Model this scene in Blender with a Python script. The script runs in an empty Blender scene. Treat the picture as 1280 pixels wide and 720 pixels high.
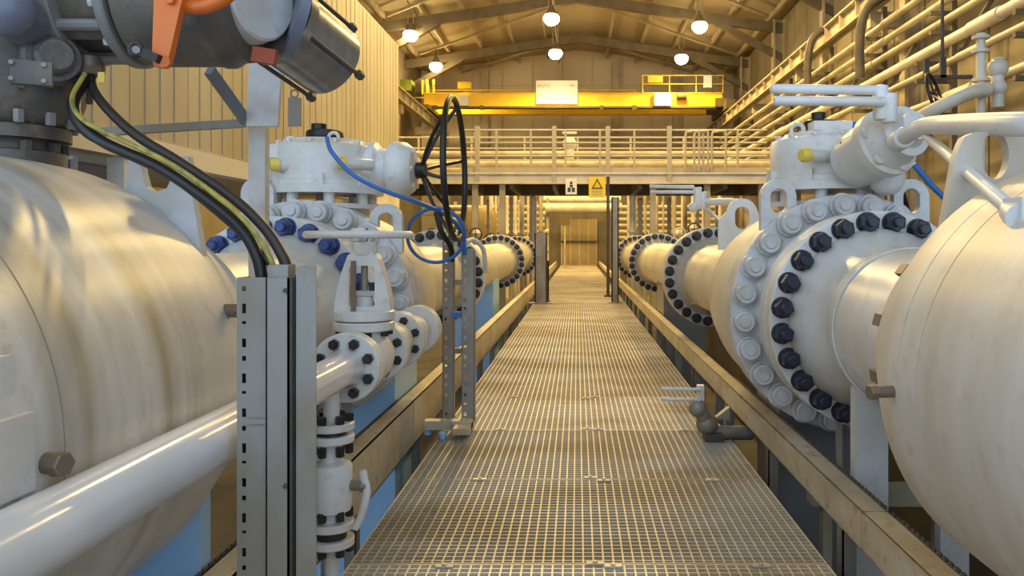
import bpy, math, random
from mathutils import Vector, Matrix, Euler
random.seed(7)
S = bpy.context.scene
COL = S.collection
PI = math.pi

# ------------------------------------------------------------------ camera, world, light, exposure
F = 1000.0                      # focal length in pixels of the 1280 x 720 frame
VX, VY = 722.0, 302.0           # vanishing point of the walkway
EYE = 1.1                       # eye height over the grating
cd = bpy.data.cameras.new('camera'); cam = bpy.data.objects.new('camera', cd); COL.objects.link(cam)
cam.location = (0, 0, EYE); cam.rotation_euler = (PI/2, 0, 0)
cd.sensor_width = 36; cd.lens = F/1280*36
cd.shift_x = (640-VX)/1280; cd.shift_y = -(360-VY)/1280
cd.clip_start = 0.02; cd.clip_end = 200
S.camera = cam
S.view_settings.view_transform = 'Standard'; S.view_settings.look = 'None'
S.view_settings.gamma = 1; S.view_settings.use_curve_mapping = False
S.view_settings.exposure = 0.14
w = bpy.data.worlds.new('World'); S.world = w; w.use_nodes = True
bg = w.node_tree.nodes['Background']; bg.inputs[0].default_value = (0.62, 0.79, 1.0, 1); bg.inputs[1].default_value = 1.75
LAMP_POWER = 980; LAMP_COLOR = (1.0, 0.69, 0.24)

def at(px, py, d):
    return Vector(((px-VX)*d/F, d, EYE-(py-VY)*d/F))

# ------------------------------------------------------------------ materials
MATS = {}
def nd(nt, t, **k):
    n = nt.nodes.new(t)
    for a, b in k.items(): setattr(n, a, b)
    return n
def mat(name, col, rough=0.5, metal=0.0, col2=None, scale=(3, 3, 3), lo=0.42, hi=0.62, fine=None, bump=0.0, bscale=40, rnd=0.0, spec=0.5, emit=None, es=0):
    """painted / metal surface: base colour, a second stain colour on a stretched noise, fine grime, fine relief"""
    m = bpy.data.materials.new(name); m.use_nodes = True; nt = m.node_tree; b = nt.nodes['Principled BSDF']
    b.inputs['Roughness'].default_value = rough; b.inputs['Metallic'].default_value = metal
    b.inputs['Specular IOR Level'].default_value = spec
    tc = nd(nt, 'ShaderNodeTexCoord'); geo = nd(nt, 'ShaderNodeNewGeometry')
    cur = None
    rgb = nd(nt, 'ShaderNodeRGB'); rgb.outputs[0].default_value = (*col, 1); cur = rgb.outputs[0]
    if col2:
        mp = nd(nt, 'ShaderNodeMapping'); mp.inputs['Scale'].default_value = scale
        nt.links.new(geo.outputs['Position'], mp.inputs['Vector'])
        nz = nd(nt, 'ShaderNodeTexNoise'); nz.inputs['Scale'].default_value = 1; nz.inputs['Detail'].default_value = 5
        nt.links.new(mp.outputs[0], nz.inputs['Vector'])
        mr = nd(nt, 'ShaderNodeMapRange'); mr.inputs[1].default_value = lo; mr.inputs[2].default_value = hi
        nt.links.new(nz.outputs[0], mr.inputs[0])
        mx = nd(nt, 'ShaderNodeMix', data_type='RGBA'); mx.inputs[7].default_value = (*col2, 1)
        nt.links.new(mr.outputs[0], mx.inputs[0]); nt.links.new(cur, mx.inputs[6]); cur = mx.outputs[2]
    if fine:
        nz = nd(nt, 'ShaderNodeTexNoise'); nz.inputs['Scale'].default_value = 22; nz.inputs['Detail'].default_value = 6
        nt.links.new(geo.outputs['Position'], nz.inputs['Vector'])
        mr = nd(nt, 'ShaderNodeMapRange'); mr.inputs[1].default_value = 0.56; mr.inputs[2].default_value = 0.74
        mr.inputs[4].default_value = 0.8
        nt.links.new(nz.outputs[0], mr.inputs[0])
        mx = nd(nt, 'ShaderNodeMix', data_type='RGBA'); mx.inputs[7].default_value = (*fine, 1)
        nt.links.new(mr.outputs[0], mx.inputs[0]); nt.links.new(cur, mx.inputs[6]); cur = mx.outputs[2]
    if rnd:
        oi = nd(nt, 'ShaderNodeObjectInfo'); hs = nd(nt, 'ShaderNodeHueSaturation')
        mr = nd(nt, 'ShaderNodeMapRange'); mr.inputs[3].default_value = 1-rnd; mr.inputs[4].default_value = 1+rnd
        nt.links.new(oi.outputs['Random'], mr.inputs[0]); nt.links.new(mr.outputs[0], hs.inputs['Value'])
        nt.links.new(cur, hs.inputs['Color']); cur = hs.outputs[0]
    nt.links.new(cur, b.inputs['Base Color'])
    if bump:
        nz = nd(nt, 'ShaderNodeTexNoise'); nz.inputs['Scale'].default_value = bscale; nz.inputs['Detail'].default_value = 4
        nt.links.new(geo.outputs['Position'], nz.inputs['Vector'])
        bp = nd(nt, 'ShaderNodeBump'); bp.inputs['Strength'].default_value = bump; bp.inputs['Distance'].default_value = 0.01
        nt.links.new(nz.outputs[0], bp.inputs['Height']); nt.links.new(bp.outputs[0], b.inputs['Normal'])
    if emit:
        b.inputs['Emission Color'].default_value = (*emit, 1); b.inputs['Emission Strength'].default_value = es
    MATS[name] = m
    return m
mat('cream_vessel', (.66, .61, .53), .38, col2=(.56, .49, .39), scale=(1.2, 5, 1.2), fine=(.52, .46, .38), bump=.05)
mat('streaked_vessel', (.65, .63, .59), .36, col2=(.38, .31, .21), scale=(.8, 7.5, .7), lo=.45, hi=.70, fine=(.50, .45, .38), bump=.05)
mat('white_paint', (.74, .73, .71), .33, col2=(.64, .60, .53), scale=(3, 3, 3), fine=(.58, .53, .46), bump=.04)
mat('cream_pipe', (.72, .67, .56), .38, col2=(.62, .55, .42), scale=(3, 2, 3), bump=.04)
mat('grey_white', (.62, .62, .62), .38, col2=(.54, .52, .48), scale=(9, 9, 9), fine=(.45, .42, .38), bump=.05)
mat('navy_nut', (.018, .022, .05), .32, col2=(.03, .03, .04), scale=(20, 20, 20))
mat('blue_nut', (.03, .07, .25), .3, col2=(.02, .04, .12), scale=(25, 25, 25))
mat('black_nut', (.025, .022, .02), .35)
mat('galv', (.33, .315, .285), .5, .25, col2=(.27, .225, .165), scale=(6, 6, 3), fine=(.26, .23, .18), bump=.06)
mat('galv_rail', (.62, .56, .44), .5, .1, col2=(.52, .44, .30), scale=(5, 3, 8), fine=(.30, .25, .17), bump=.08)
mat('grating', (.66, .61, .52), .5, .2, col2=(.50, .41, .27), scale=(1.1, 2.2, 1), rnd=.16)
mat('dark_steel', (.06, .055, .05), .55, col2=(.10, .08, .055), scale=(4, 4, 4), bump=.05)
mat('pit_floor', (.07, .06, .045), .85, col2=(.12, .095, .06), scale=(2, 2, 2), bump=.2)
mat('rubber', (.012, .011, .010), .42)
mat('rubber_brown', (.035, .025, .018), .45)
mat('earth_cable', (.42, .34, .06), .5, col2=(.22, .20, .05), scale=(40, 40, 40))
mat('blue_cable', (.03, .16, .48), .4)
mat('pale_blue', (.36, .62, .90), .42, col2=(.40, .64, .88), scale=(4, 4, 4), bump=.04)  # pale blue base colour of the left supports and the stand feet
mat('grey_paint', (.24, .235, .23), .45, col2=(.22, .21, .20), scale=(4, 4, 4), bump=.05)
mat('actuator_grey', (.085, .08, .075), .42, col2=(.14, .12, .09), scale=(7, 7, 7), fine=(.21, .17, .12), bump=.25, bscale=60)
mat('actuator_blue', (.15, .17, .22), .32)
mat('motor_metal', (.42, .43, .46), .3, .8, col2=(.36, .36, .37), scale=(5, 30, 5))
mat('orange', (.72, .17, .02), .38, col2=(.62, .13, .015), scale=(8, 8, 8))
mat('rust_red', (.32, .06, .02), .6)
mat('yellow_cap', (.80, .60, .10), .5)
mat('brass', (.22, .16, .11), .5, .3)
mat('panel_gold', (.46, .41, .31), .45, col2=(.38, .33, .23), scale=(1, 1.2, .5), rnd=.05, bump=.05, bscale=8)
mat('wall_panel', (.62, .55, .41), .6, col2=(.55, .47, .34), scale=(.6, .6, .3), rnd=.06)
mat('roof_panel', (.46, .39, .27), .65, col2=(.38, .32, .21), scale=(.5, .5, .5), rnd=.08)
mat('steelwork', (.46, .40, .28), .55, col2=(.38, .32, .22), scale=(2, 2, 2))
mat('rafter_steel', (.15, .12, .08), .6, col2=(.11, .09, .06), scale=(2, 2, 2))
mat('crane_yellow', (.92, .62, .02), .42, col2=(.86, .55, .02), scale=(2, 2, 2))
mat('crane_dark', (.13, .10, .05), .6)
mat('sign_white', (.82, .82, .80), .5)
mat('sign_yellow', (.80, .60, .03), .5)
mat('ink', (.05, .05, .07), .6)
mat('ink_pale', (.42, .44, .42), .6)
mat('green_box', (.28, .36, .04), .5)
mat('gloss_white', (.74, .74, .76), .16, col2=(.66, .64, .62), scale=(6, 2, 6), bump=.02)
mat('rail_cream', (.42, .38, .29), .5)
mat('rack_pipe', (.48, .43, .32), .42, col2=(.36, .31, .22), scale=(3, 1, 3))
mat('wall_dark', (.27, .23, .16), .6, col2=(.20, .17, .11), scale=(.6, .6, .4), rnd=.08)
mat('plinth_dark', (.09, .085, .08), .7, col2=(.12, .11, .09), scale=(2, 2, 2))
mat('lamp_glow', (1, .8, .45), .5, emit=(1.0, .74, .34), es=60)
mat('lamp_housing', (.25, .22, .17), .5, .4)
mat('window_blue', (.07, .11, .20), .15, .0, col2=(.10, .15, .26), scale=(1, 1.5, 3))
mat('door_tan', (.33, .25, .12), .55, col2=(.27, .20, .09), scale=(1, 1, 1))
mat('white_beam', (.70, .66, .58), .5, col2=(.58, .52, .42), scale=(2, 1, 2))

# ------------------------------------------------------------------ geometry collector
def basis(d):
    d = Vector(d).normalized()
    u = d.cross(Vector((0, 0, 1)))
    if u.length < 1e-4: u = Vector((1, 0, 0))
    u.normalize(); v = u.cross(d).normalized()
    return d, u, v
def catmull(pts, n=8):
    P = [Vector(p) for p in pts]; P = [P[0]*2-P[1]]+P+[P[-1]*2-P[-2]]; out = []
    for i in range(1, len(P)-2):
        a, b, c, d = P[i-1:i+3]
        for k in range(n):
            t = k/n
            out.append(.5*((2*b)+(c-a)*t+(2*a-5*b+4*c-d)*t*t+(3*b-a-3*c+d)*t**3))
    out.append(P[-2]); return out
class G:
    def __init__(s): s.v = []; s.f = []
    def add(s, V, Fc):
        o = len(s.v); s.v += [Vector(p) for p in V]; s.f += [tuple(i+o for i in f) for f in Fc]; return s
    def box(s, c, size, rot=None):
        c = Vector(c); hx, hy, hz = [k/2 for k in size]
        V = [Vector((x, y, z)) for x in (-hx, hx) for y in (-hy, hy) for z in (-hz, hz)]
        if rot is not None: V = [rot @ p for p in V]
        return s.add([c+p for p in V], [(0, 1, 3, 2), (4, 6, 7, 5), (0, 4, 5, 1), (2, 3, 7, 6), (0, 2, 6, 4), (1, 5, 7, 3)])
    def bb(s, a, b):
        return s.box([(p+q)/2 for p, q in zip(a, b)], [abs(q-p) for p, q in zip(a, b)])
    def bar(s, p0, p1, wd, ht):
        d, u, v = basis(Vector(p1)-Vector(p0)); L = (Vector(p1)-Vector(p0)).length
        R = Matrix((u, d, v)).transposed()
        return s.box((Vector(p0)+Vector(p1))/2, (wd, L, ht), R)
    def lathe(s, prof, o=(0, 0, 0), axis=(0, 1, 0), n=48):
        """prof: (distance along axis, radius)"""
        d, u, v = basis(axis); o = Vector(o); V = []; Fc = []; rings = []
        for (t, r) in prof:
            if r < 1e-6: rings.append([len(V)]); V.append(o+d*t)
            else:
                rings.append(list(range(len(V), len(V)+n)))
                for k in range(n):
                    a = 2*PI*k/n; V.append(o+d*t+(u*math.cos(a)+v*math.sin(a))*r)
        for A, B in zip(rings, rings[1:]):
            for k in range(n):
                k2 = (k+1) % n
                if len(A) == 1 and len(B) == 1: break
                if len(A) == 1: Fc.append((A[0], B[k], B[k2]))
                elif len(B) == 1: Fc.append((A[k2], A[k], B[0]))
                else: Fc.append((A[k], B[k], B[k2], A[k2]))
        return s.add(V, Fc)
    def cyl(s, p0, p1, r0, r1=None, n=20):
        p0, p1 = Vector(p0), Vector(p1); L = (p1-p0).length; r1 = r0 if r1 is None else r1
        return s.lathe([(0, 0), (0, r0), (L, r1), (L, 0)], p0, p1-p0, n)
    def rcyl(s, p0, p1, r, b, n=20):
        p0, p1 = Vector(p0), Vector(p1); L = (p1-p0).length
        return s.lathe([(0, 0), (0, r-b), (b*.3, r-b*.3), (b, r), (L-b, r), (L-b*.3, r-b*.3), (L, r-b), (L, 0)], p0, p1-p0, n)
    def tube(s, pts, r, n=10, closed=False):
        P = [Vector(p) for p in pts]; m = len(P); V = []; Fc = []
        rr = r if isinstance(r, (list, tuple)) else [r]*m
        T = []
        for i in range(m):
            a = P[(i-1) % m] if (closed or i > 0) else P[i]; b = P[(i+1) % m] if (closed or i < m-1) else P[i]
            T.append((b-a).normalized())
        d, u, v = basis(T[0])
        for i in range(m):
            u = (u-T[i]*u.dot(T[i])).normalized(); v = T[i].cross(u)
            for k in range(n):
                a = 2*PI*k/n; V.append(P[i]+(u*math.cos(a)+v*math.sin(a))*rr[i])
        for i in range(m if closed else m-1):
            j = (i+1) % m
            for k in range(n):
                k2 = (k+1) % n; Fc.append((i*n+k, i*n+k2, j*n+k2, j*n+k))
        if not closed: Fc += [tuple(range(n))[::-1], tuple(range((m-1)*n, m*n))]
        return s.add(V, Fc)
    def ring(s, c, axis, R, r, n=40, m=10):
        d, u, v = basis(axis); c = Vector(c)
        return s.tube([c+(u*math.cos(2*PI*k/n)+v*math.sin(2*PI*k/n))*R for k in range(n)], r, m, True)
    def sphere(s, c, r, n=20, sc=1):
        return s.lathe([(-r*sc*math.cos(PI*k/10), r*math.sin(PI*k/10)) for k in range(11)], c, (0, 0, 1), n)
    def plate(s, poly, o, ax, ay, th, hole=None):
        """flat plate of thickness th; poly (and an optional hole with as many points) in the plane ax, ay"""
        o, ax, ay = Vector(o), Vector(ax), Vector(ay); nn = ax.cross(ay).normalized()
        n = len(poly); V = []
        def put(pl, h): return [o+ax*x+ay*y+nn*h for x, y in pl]
        if not hole:
            V = put(poly, -th/2)+put(poly, th/2)
            Fc = [tuple(range(n))[::-1], tuple(range(n, 2*n))]+[(k, (k+1) % n, n+(k+1) % n, n+k) for k in range(n)]
        else:
            V = put(poly, -th/2)+put(poly, th/2)+put(hole, -th/2)+put(hole, th/2); Fc = []
            for k in range(n):
                k2 = (k+1) % n
                Fc += [(k, k2, n+k2, n+k), (2*n+k2, 2*n+k, 3*n+k, 3*n+k2), (k2, k, 2*n+k, 2*n+k2), (n+k, n+k2, 3*n+k2, 3*n+k)]
        return s.add(V, Fc)
    def hexnut(s, p, axis, r, L):
        return s.lathe([(0, 0), (0, r), (L*.9, r), (L, r*.86), (L, 0)], p, axis, 6)
    def mesh(s, name):
        me = bpy.data.meshes.new(name); me.from_pydata([tuple(p) for p in s.v], [], s.f); me.update()
        import bmesh
        bm = bmesh.new(); bm.from_mesh(me); bmesh.ops.recalc_face_normals(bm, faces=bm.faces); bm.to_mesh(me); bm.free()
        me.polygons.foreach_set('use_smooth', [True]*len(me.polygons)); me.set_sharp_from_angle(angle=math.radians(34))
        return me
WL = {}
def put(name, me, loc, parent=None, rot=None, scale=None):
    o = bpy.data.objects.new(name, me); COL.objects.link(o); loc = Vector(loc); WL[o.name] = loc
    if parent: o.parent = parent; o.location = loc-WL[parent.name]
    else: o.location = loc
    if rot is not None: o.rotation_euler = rot
    if scale: o.scale = scale
    return o
def mk(name, g, m, parent=None, label=None):
    lo = Vector([min(p[i] for p in g.v) for i in range(3)]); hi = Vector([max(p[i] for p in g.v) for i in range(3)])
    c = (lo+hi)/2; c.z = lo.z
    g.v = [p-c for p in g.v]; me = g.mesh(name); me.materials.append(MATS[m])
    o = put(name, me, c, parent)
    if label: o['label'] = label
    return o
def thing(name, label, cat, loc, group=None):
    o = put(name, None, loc); o.empty_display_size = .1
    o['label'] = label; o['category'] = cat
    if group: o['group'] = group
    return o
def solo(name, g, m, label, cat, group=None):
    o = mk(name, g, m); o['label'] = label; o['category'] = cat
    if group: o['group'] = group
    return o
def struct(name, g, m):
    o = mk(name, g, m); o['kind'] = 'structure'; return o
_mc = {}
def shared(key, fn, m):
    if key not in _mc:
        g = fn(); me = g.mesh(key); me.materials.append(MATS[m]); _mc[key] = me
    return _mc[key]

# ------------------------------------------------------------------ the hall
HX = 7.8; YB = -3.0; YF = 40.0; EAVE = 9.6; RIDGE = 10.65; PIT = -0.8
struct('floor', G().bb((-HX, YB, PIT-.2), (HX, YF, PIT)), 'pit_floor')
g = G().bb((-HX-.3, YF+.06, PIT), (HX+.3, YF+.26, RIDGE+.2)); wf = struct('wall_far', g, 'wall_panel')
pw = 1.5
pm = shared('panel', lambda: G().bb((-pw/2+.03, 0, 0), (pw/2-.03, .06, 3.2)), 'wall_panel')
for i in range(-5, 6):
    for j in range(4):
        hz = min(3.2, (RIDGE if abs(i) < 3 else EAVE+.1)-PIT-.05-j*3.24)
        if hz > .3: put('panel', pm, (i*pw, YF, PIT+j*3.24), wf, scale=(1, 1, hz/3.2))
for sx, nm in ((1, 'wall_right'), (-1, 'wall_left')):
    y0 = YB if sx > 0 else 9.0
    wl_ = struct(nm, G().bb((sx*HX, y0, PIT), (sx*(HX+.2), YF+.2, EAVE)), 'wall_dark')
    k = 0; y = y0+.8
    while y < YF-.5:
        c = G().bb((sx*(HX-.06), y-.72, PIT+.1), (sx*HX, y+.72, EAVE-.1))
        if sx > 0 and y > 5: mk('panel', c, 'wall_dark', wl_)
        y += 1.5
ce = struct('ceiling', G().add([(-HX-.3, YB, EAVE), (0, YB, RIDGE+.05), (0, YF+.3, RIDGE+.05), (-HX-.3, YF+.3, EAVE), (-HX-.3, YB, EAVE+.2), (0, YB, RIDGE+.25), (0, YF+.3, RIDGE+.25), (-HX-.3, YF+.3, EAVE+.2),
      (HX+.3, YB, EAVE), (HX+.3, YF+.3, EAVE), (HX+.3, YB, EAVE+.2), (HX+.3, YF+.3, EAVE+.2)],
      [(0, 1, 2, 3), (4, 5, 6, 7), (0, 3, 7, 4), (1, 8, 9, 2), (5, 10, 11, 6), (8, 9, 11, 10), (0, 1, 5, 4), (1, 8, 10, 5), (3, 2, 6, 7), (2, 9, 11, 6)]), 'roof_panel')
def roofz(x): return RIDGE-(RIDGE-EAVE)*abs(x)/HX
for sx in (-1, 1):                                        # purlins along the hall
    for k in range(1, 6):
        x = sx*k*1.45
        mk('purlin', G().bb((x-.05, 10, roofz(x)-.24), (x+.05, YF-.02, roofz(x)-.04)), 'steelwork', ce)
for yy in (18, 24, 30, 36):                                # portal frames
    for sx in (-1, 1):
        a = Vector((sx*HX, yy, EAVE-.55)); b = Vector((0, yy, RIDGE-.42))
        gg = G().bar(a, b, .22, .36)
        gg.bar((sx*HX, yy, EAVE-1.7), (sx*(HX-2.6), yy, roofz(HX-2.6)-.62), .2, .25)
        mk('rafter', gg, 'rafter_steel', ce)
for yy in (27, 33, 38.5):                                  # light wind bracing
    for sx in (-1, 1):
        mk('roof_brace', G().bar((sx*7.0, yy+2.4, roofz(7)-.32), (sx*.3, yy-2.4, roofz(.3)-.32), .09, .09), 'steelwork', ce)
for i, yy in enumerate((12, 18, 24, 30, 36)):              # wall columns on the right
    gg = G().bb((HX-.5, yy-.15, PIT), (HX-.42, yy+.15, EAVE-.2)).bb((HX-.14, yy-.15, PIT), (HX-.06, yy+.15, EAVE-.2)).bb((HX-.42, yy-.02, PIT), (HX-.14, yy+.02, EAVE-.2))
    o = struct('trim_%d' % (i+1), gg, 'steelwork')
for i, x in enumerate((-4.6, 1.9, 4.9)):                   # far wall columns
    struct('trim_%d' % (i+6), G().bb((x-.17, YF-.3, PIT), (x+.17, YF-.002, roofz(x)-.4)), 'steelwork')
struct('wall_low_right', G().bb((2.05, .2, PIT), (2.2, 16, .42)), 'plinth_dark')
# end wall of plant at the far end of the walkway, with the door
DE = 37.4
struct('wall_plant_end', G().bb((-6, DE+.1, PIT), (6.2, DE+.3, 3.3)), 'rafter_steel')
dr = struct('door_1', G().bb((-.78, DE, 0), (.9, DE+.08, 2.15)), 'door_tan')
for xx in (-.78, -.36, .06, .48, .86): mk('door_frame', G().bb((xx, DE-.04, 0), (xx+.05, DE, 2.15)), 'steelwork', dr)
mk('door_frame', G().bb((-.78, DE-.05, 1.05), (.9, DE-.005, 1.15)), 'dark_steel', dr)

# ------------------------------------------------------------------ walkway
WLx, WRx = -.776, .85
PL = .965; Y0 = 2.73-3*PL
wk = thing('grating_walkway', 'long galvanised open grating walkway down the middle of the hall', 'walkway', (0, 0, -.2))
def grating():
    g = G(); W = WRx-WLx; n = int(W/.034)
    for i in range(n+1):
        x = WLx+W*i/n; g.bb((x-.0032, .004, -.034), (x+.0032, PL-.004, 0))
    for j in range(1, 28):
        y = PL*j/28; g.bb((WLx, y-.0028, -.016), (WRx, y+.0028, -.001))
    for y in (.004, PL-.009): g.bb((WLx, y, -.034), (WRx, y+.005, .001))
    return g
gm = shared('grating_panel', grating, 'grating')
k = 0
while Y0+k*PL < 36.9:
    put('grating_panel', gm, (0, Y0+k*PL, 0), wk); k += 1
cl = shared('clip', lambda: G().bb((-.03, -.012, 0), (.03, .012, .006)).cyl((0, 0, .006), (0, 0, .012), .008, n=8), 'grating')
for k in range(1, 7):
    for x in (-.45, .06, .12, .62): put('clip', cl, (x, Y0+k*PL+random.uniform(-.03, .03), 0.001), wk)
for x in (WLx+.03, WRx-.03): mk('edge_beam', G().bb((x-.03, .2, -.2), (x+.03, 36.9, -.036)), 'dark_steel', wk)
cbm = shared('cross_beam', lambda: G().bb((WLx+.07, -.04, -.2), (WRx-.07, .04, -.04)), 'dark_steel')
for k in range(1, 20): put('cross_beam', cbm, (0, Y0+k*2*PL, 0), wk)
lgm = shared('stilt', lambda: G().bb((-.04, -.04, PIT), (.04, .04, -.2)), 'dark_steel')
for k in range(1, 20):
    for x in (WLx+.04, WRx-.04): put('leg', lgm, (x, Y0+k*2*PL, 0), wk)

def kick_rail(sx, xi, wd, z0, z1, ys, label):
    t = thing('kick_rail', label, 'rail', (sx*(xi+wd/2), ys[0], PIT))
    for a, b in zip(ys, ys[1:]):
        g = G()
        x0, x1 = sx*xi, sx*(xi+wd)
        a2, b2 = a+.004, b-.004
        g.bb((x0, a2, z0), (x0+sx*.006, b2, z1)); g.bb((x0, a2, z1-.006), (x1, b2, z1)); g.bb((x1-sx*.006, a2, z0), (x1, b2, z1)); g.bb((x0, a2, z0), (x1, b2, z0+.006))
        ch = mk('channel', g, 'galv_rail', t)
        if b < 7:
            g = G(); y = a+.02
            while y < b-.03: g.bb((x1-sx*.002, y, z1), (x1+sx*.004, y+.022, z1+.010)); y += .036
            mk('slotted_lip', g, 'dark_steel', ch)
        y = a+.25
        while y < b:
            pg = G().bb((sx*(xi+.01), y-.03, PIT), (sx*(xi+.016), y+.03, z0)).bb((sx*(xi+.01), y-.03, PIT), (sx*(xi+.06), y-.024, z0)).bb((sx*(xi-.04), y-.06, PIT), (sx*(xi+.085), y+.06, PIT+.015))
            mk('post', pg, 'galv', t); y += 1.1
    return t
kick_rail(1, .93, .088, .09, .216, (.6, 2.62, 5.2, 8.2, 12, 18, 24, 30, 36), 'galvanised channel kick rail along the right edge of the walkway')
kick_rail(-1, .91, .088, -.03, .216, (.6, 3.1, 4.45, 7.5, 11, 16, 22, 29, 36), 'deeper galvanised channel kick rail along the left edge of the walkway')

# ------------------------------------------------------------------ flanged pressure pipework
AXR = (1.283, .765); AXL = (-1.39, .750)
def nut_mesh(kind):
    def f():
        g = G().lathe([(0, 0), (0, .046), (-.008, .046), (-.008, 0)], n=20)
        g.hexnut((0, -.008, 0), (0, -1, 0), .040, .052)
        g.lathe([(0, 0), (0, .022), (.028, .022), (.032, .018), (.032, 0)], (0, -.058, 0), (0, -1, 0), 12)
        return g
    return shared('nut_'+kind, f, kind)
def cap_mesh():
    def f():
        return G().lathe([(0, 0), (0, .060), (-.018, .060), (-.018, .050), (-.06, .048), (-.066, .042), (-.062, .032), (-.062, .026), (-.074, .024), (-.074, 0)], n=20)
    return shared('cap_nut', f, 'grey_white')
def bolts(name, me, ax, y, R, n, parent, off=.5, scale=None, flip=False):
    for k in range(n):
        a = 2*PI*(k+off)/n
        put(name, me, (ax[0]+R*math.cos(a), y, ax[1]+R*math.sin(a)), parent, rot=(PI if flip else 0, random.uniform(0, 1), 0), scale=scale)
def flange(ax, y0, y1, R, parent, m, rin, label=None):
    g = G().lathe([(y0, rin), (y0, R-.008), (y0+.008, R), (y1-.008, R), (y1, R-.008), (y1, rin)], (ax[0], 0, ax[1]), n=96)
    return mk('flange', g, m, parent, label)
def groove(y, r): return [(y, r), (y+.0003, r-.008), (y+.0042, r-.008), (y+.0045, r)]
def slot_lug(c, wd, ht, th, m, parent, name='lifting_lug', base=None, hole=.33, taper=.0):
    """upright plate facing the camera with a slot hole and a rounded head"""
    n = 28; r = wd/2; outer = []; inner = []
    for k in range(n):
        a = -PI/2+2*PI*(k+.5)/n
        ca, sa = math.cos(a), math.sin(a)
        if sa > 0: outer.append((r*ca, ht-r+r*sa))
        else:
            outer.append(((r+taper)*(1 if ca > 0 else -1) if abs(ca) > .35 else (r+taper)*ca/.35, 0 if abs(ca) <= .72 else (ht-r)*(1-min(1, -sa/.7))))
        rh = wd*hole*.72
        inner.append((rh*ca, ht-r+(rh*sa if sa > 0 else rh*sa-ht*.16)))
    g = G().plate(outer, c, (1, 0, 0), (0, 0, 1), th, inner)
    return mk(name, g, m, parent)

def cradle(ax, y, th, hw, R, zb=None, over=.75):
    """upright plate under a round shell, its top edge cut to the shell"""
    zb = PIT if zb is None else zb
    hw = min(hw, R*.92); n = 16; pts = [(-hw, zb), (hw, zb)]
    for k in range(n+1):
        x = hw-2*hw*k/n; pts.append((x, ax[1]-math.sqrt(R*R-x*x)+.0015))
    return G().plate(pts, (ax[0], y, 0), (1, 0, 0), (0, 0, 1), th)
# ---- near vessels
t = thing('pressure_vessel', 'large cream pressure vessel filling the right edge, tapering into a flanged pipe', 'vessel', (AXR[0], .6, PIT))
prof = [(-.8, 0), (-.8, .535)]+groove(1.77, .535)+groove(1.875, .535)+[(1.99, .535), (2.03, .522), (2.28, .432), (2.32, .42), (2.32, .30)]
mk('shell', G().lathe(prof, (AXR[0], 0, AXR[1]), n=128), 'cream_vessel', t)
for k in range(16):
    a = 2*PI*(k+.35)/16
    mk('clip', G().box((AXR[0]+.40*math.cos(a), 2.335, AXR[1]+.40*math.sin(a)), (.05, .05, .035), Matrix.Rotation(-a, 3, 'Y')), 'brass', t)
p = at(1112, 489, 1.90); mk('nozzle', G().cyl(p+Vector((.03, 0, -.0)), p+Vector((-.035, -.01, 0)), .014, n=14).hexnut(p+Vector((-.035, -.01, 0)), (-1, -.2, 0), .019, .02), 'brass', t)
# lifting lug plates, one in front of the other
def big_lug(px0, px1, d, ztop, zb0, zb1, parent, m, hole_c, hr):
    x0 = (px0-VX)*d/F; x1 = (px1-VX)*d/F; w_ = x1-x0; n = 24; outer = []; inner = []
    xs = [(x0-.05, zb0), (x0, ztop-.06), (x0+.02, ztop-.015), (x0+.05, ztop), (x1-.05, ztop), (x1-.02, ztop-.015), (x1, ztop-.06), (x1+.05, zb1)]
    # resample the outline to n points by angle about the hole centre
    cx, cz = hole_c
    for k in range(n):
        a = 2*PI*k/n; dx, dz = math.cos(a), math.sin(a); best = None
        for (ax_, az), (bx, bz) in zip(xs, xs[1:]+xs[:1]):
            den = dx*(bz-az)-dz*(bx-ax_)
            if abs(den) < 1e-9: continue
            tt = ((ax_-cx)*(bz-az)-(az-cz)*(bx-ax_))/den; uu = ((ax_-cx)*dz-(az-cz)*dx)/den
            if tt > 0 and -1e-6 <= uu <= 1+1e-6 and (best is None or tt < best): best = tt
        outer.append((cx+dx*best, cz+dz*best))
        inner.append((cx+hr*dx, cz+hr*dz*1.7))
    return mk('lifting_lug', G().plate(outer, (0, d, 0), (1, 0, 0), (0, 0, 1), .035, inner), m, parent)
big_lug(1192, 1300, 2.20, 1.400, 1.06, 1.12, t, 'cream_vessel', ((1240-VX)*2.20/F, 1.335), .038)
for yy in (1.0, 1.6): mk('saddle', cradle(AXR, yy, .1, .25, .535), 'grey_paint', t)

t = thing('pressure_vessel', 'large streaked cream pressure vessel filling the left edge behind the white pipe', 'vessel', (AXL[0], .6, PIT))
prof = [(-.8, 0), (-.8, .55)]+groove(1.31, .55)+[(1.9, .55), (2.0, .546)]+groove(2.10, .522)+[(2.3, .46), (2.40, .42), (2.41, .432), (2.47, .412), (2.475, .39), (2.57, .36), (2.60, .33), (2.60, .29)]
mk('shell', G().lathe(prof, (AXL[0], 0, AXL[1]), n=128), 'streaked_vessel', t)
for (px, py, d) in ((56, 577, 1.272), (289, 388, 2.0)):
    p = at(px, py, d); mk('nozzle', G().cyl(p+Vector((-.04, 0, 0)), p+Vector((.025, -.012, .0)), .017, n=14).hexnut(p+Vector((.025, -.012, 0)), (1, -.3, 0), .02, .02), 'brass', t)
p = at(-4, 555, 1.15)+Vector((-.018, 0, 0)); mk('bracket', G().bb(p+Vector((-.12, 0, -.09)), p+Vector((.02, .08, .03))).bb(p+Vector((-.12, .02, .03)), p+Vector((.0, .06, .12))), 'white_paint', t)
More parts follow.
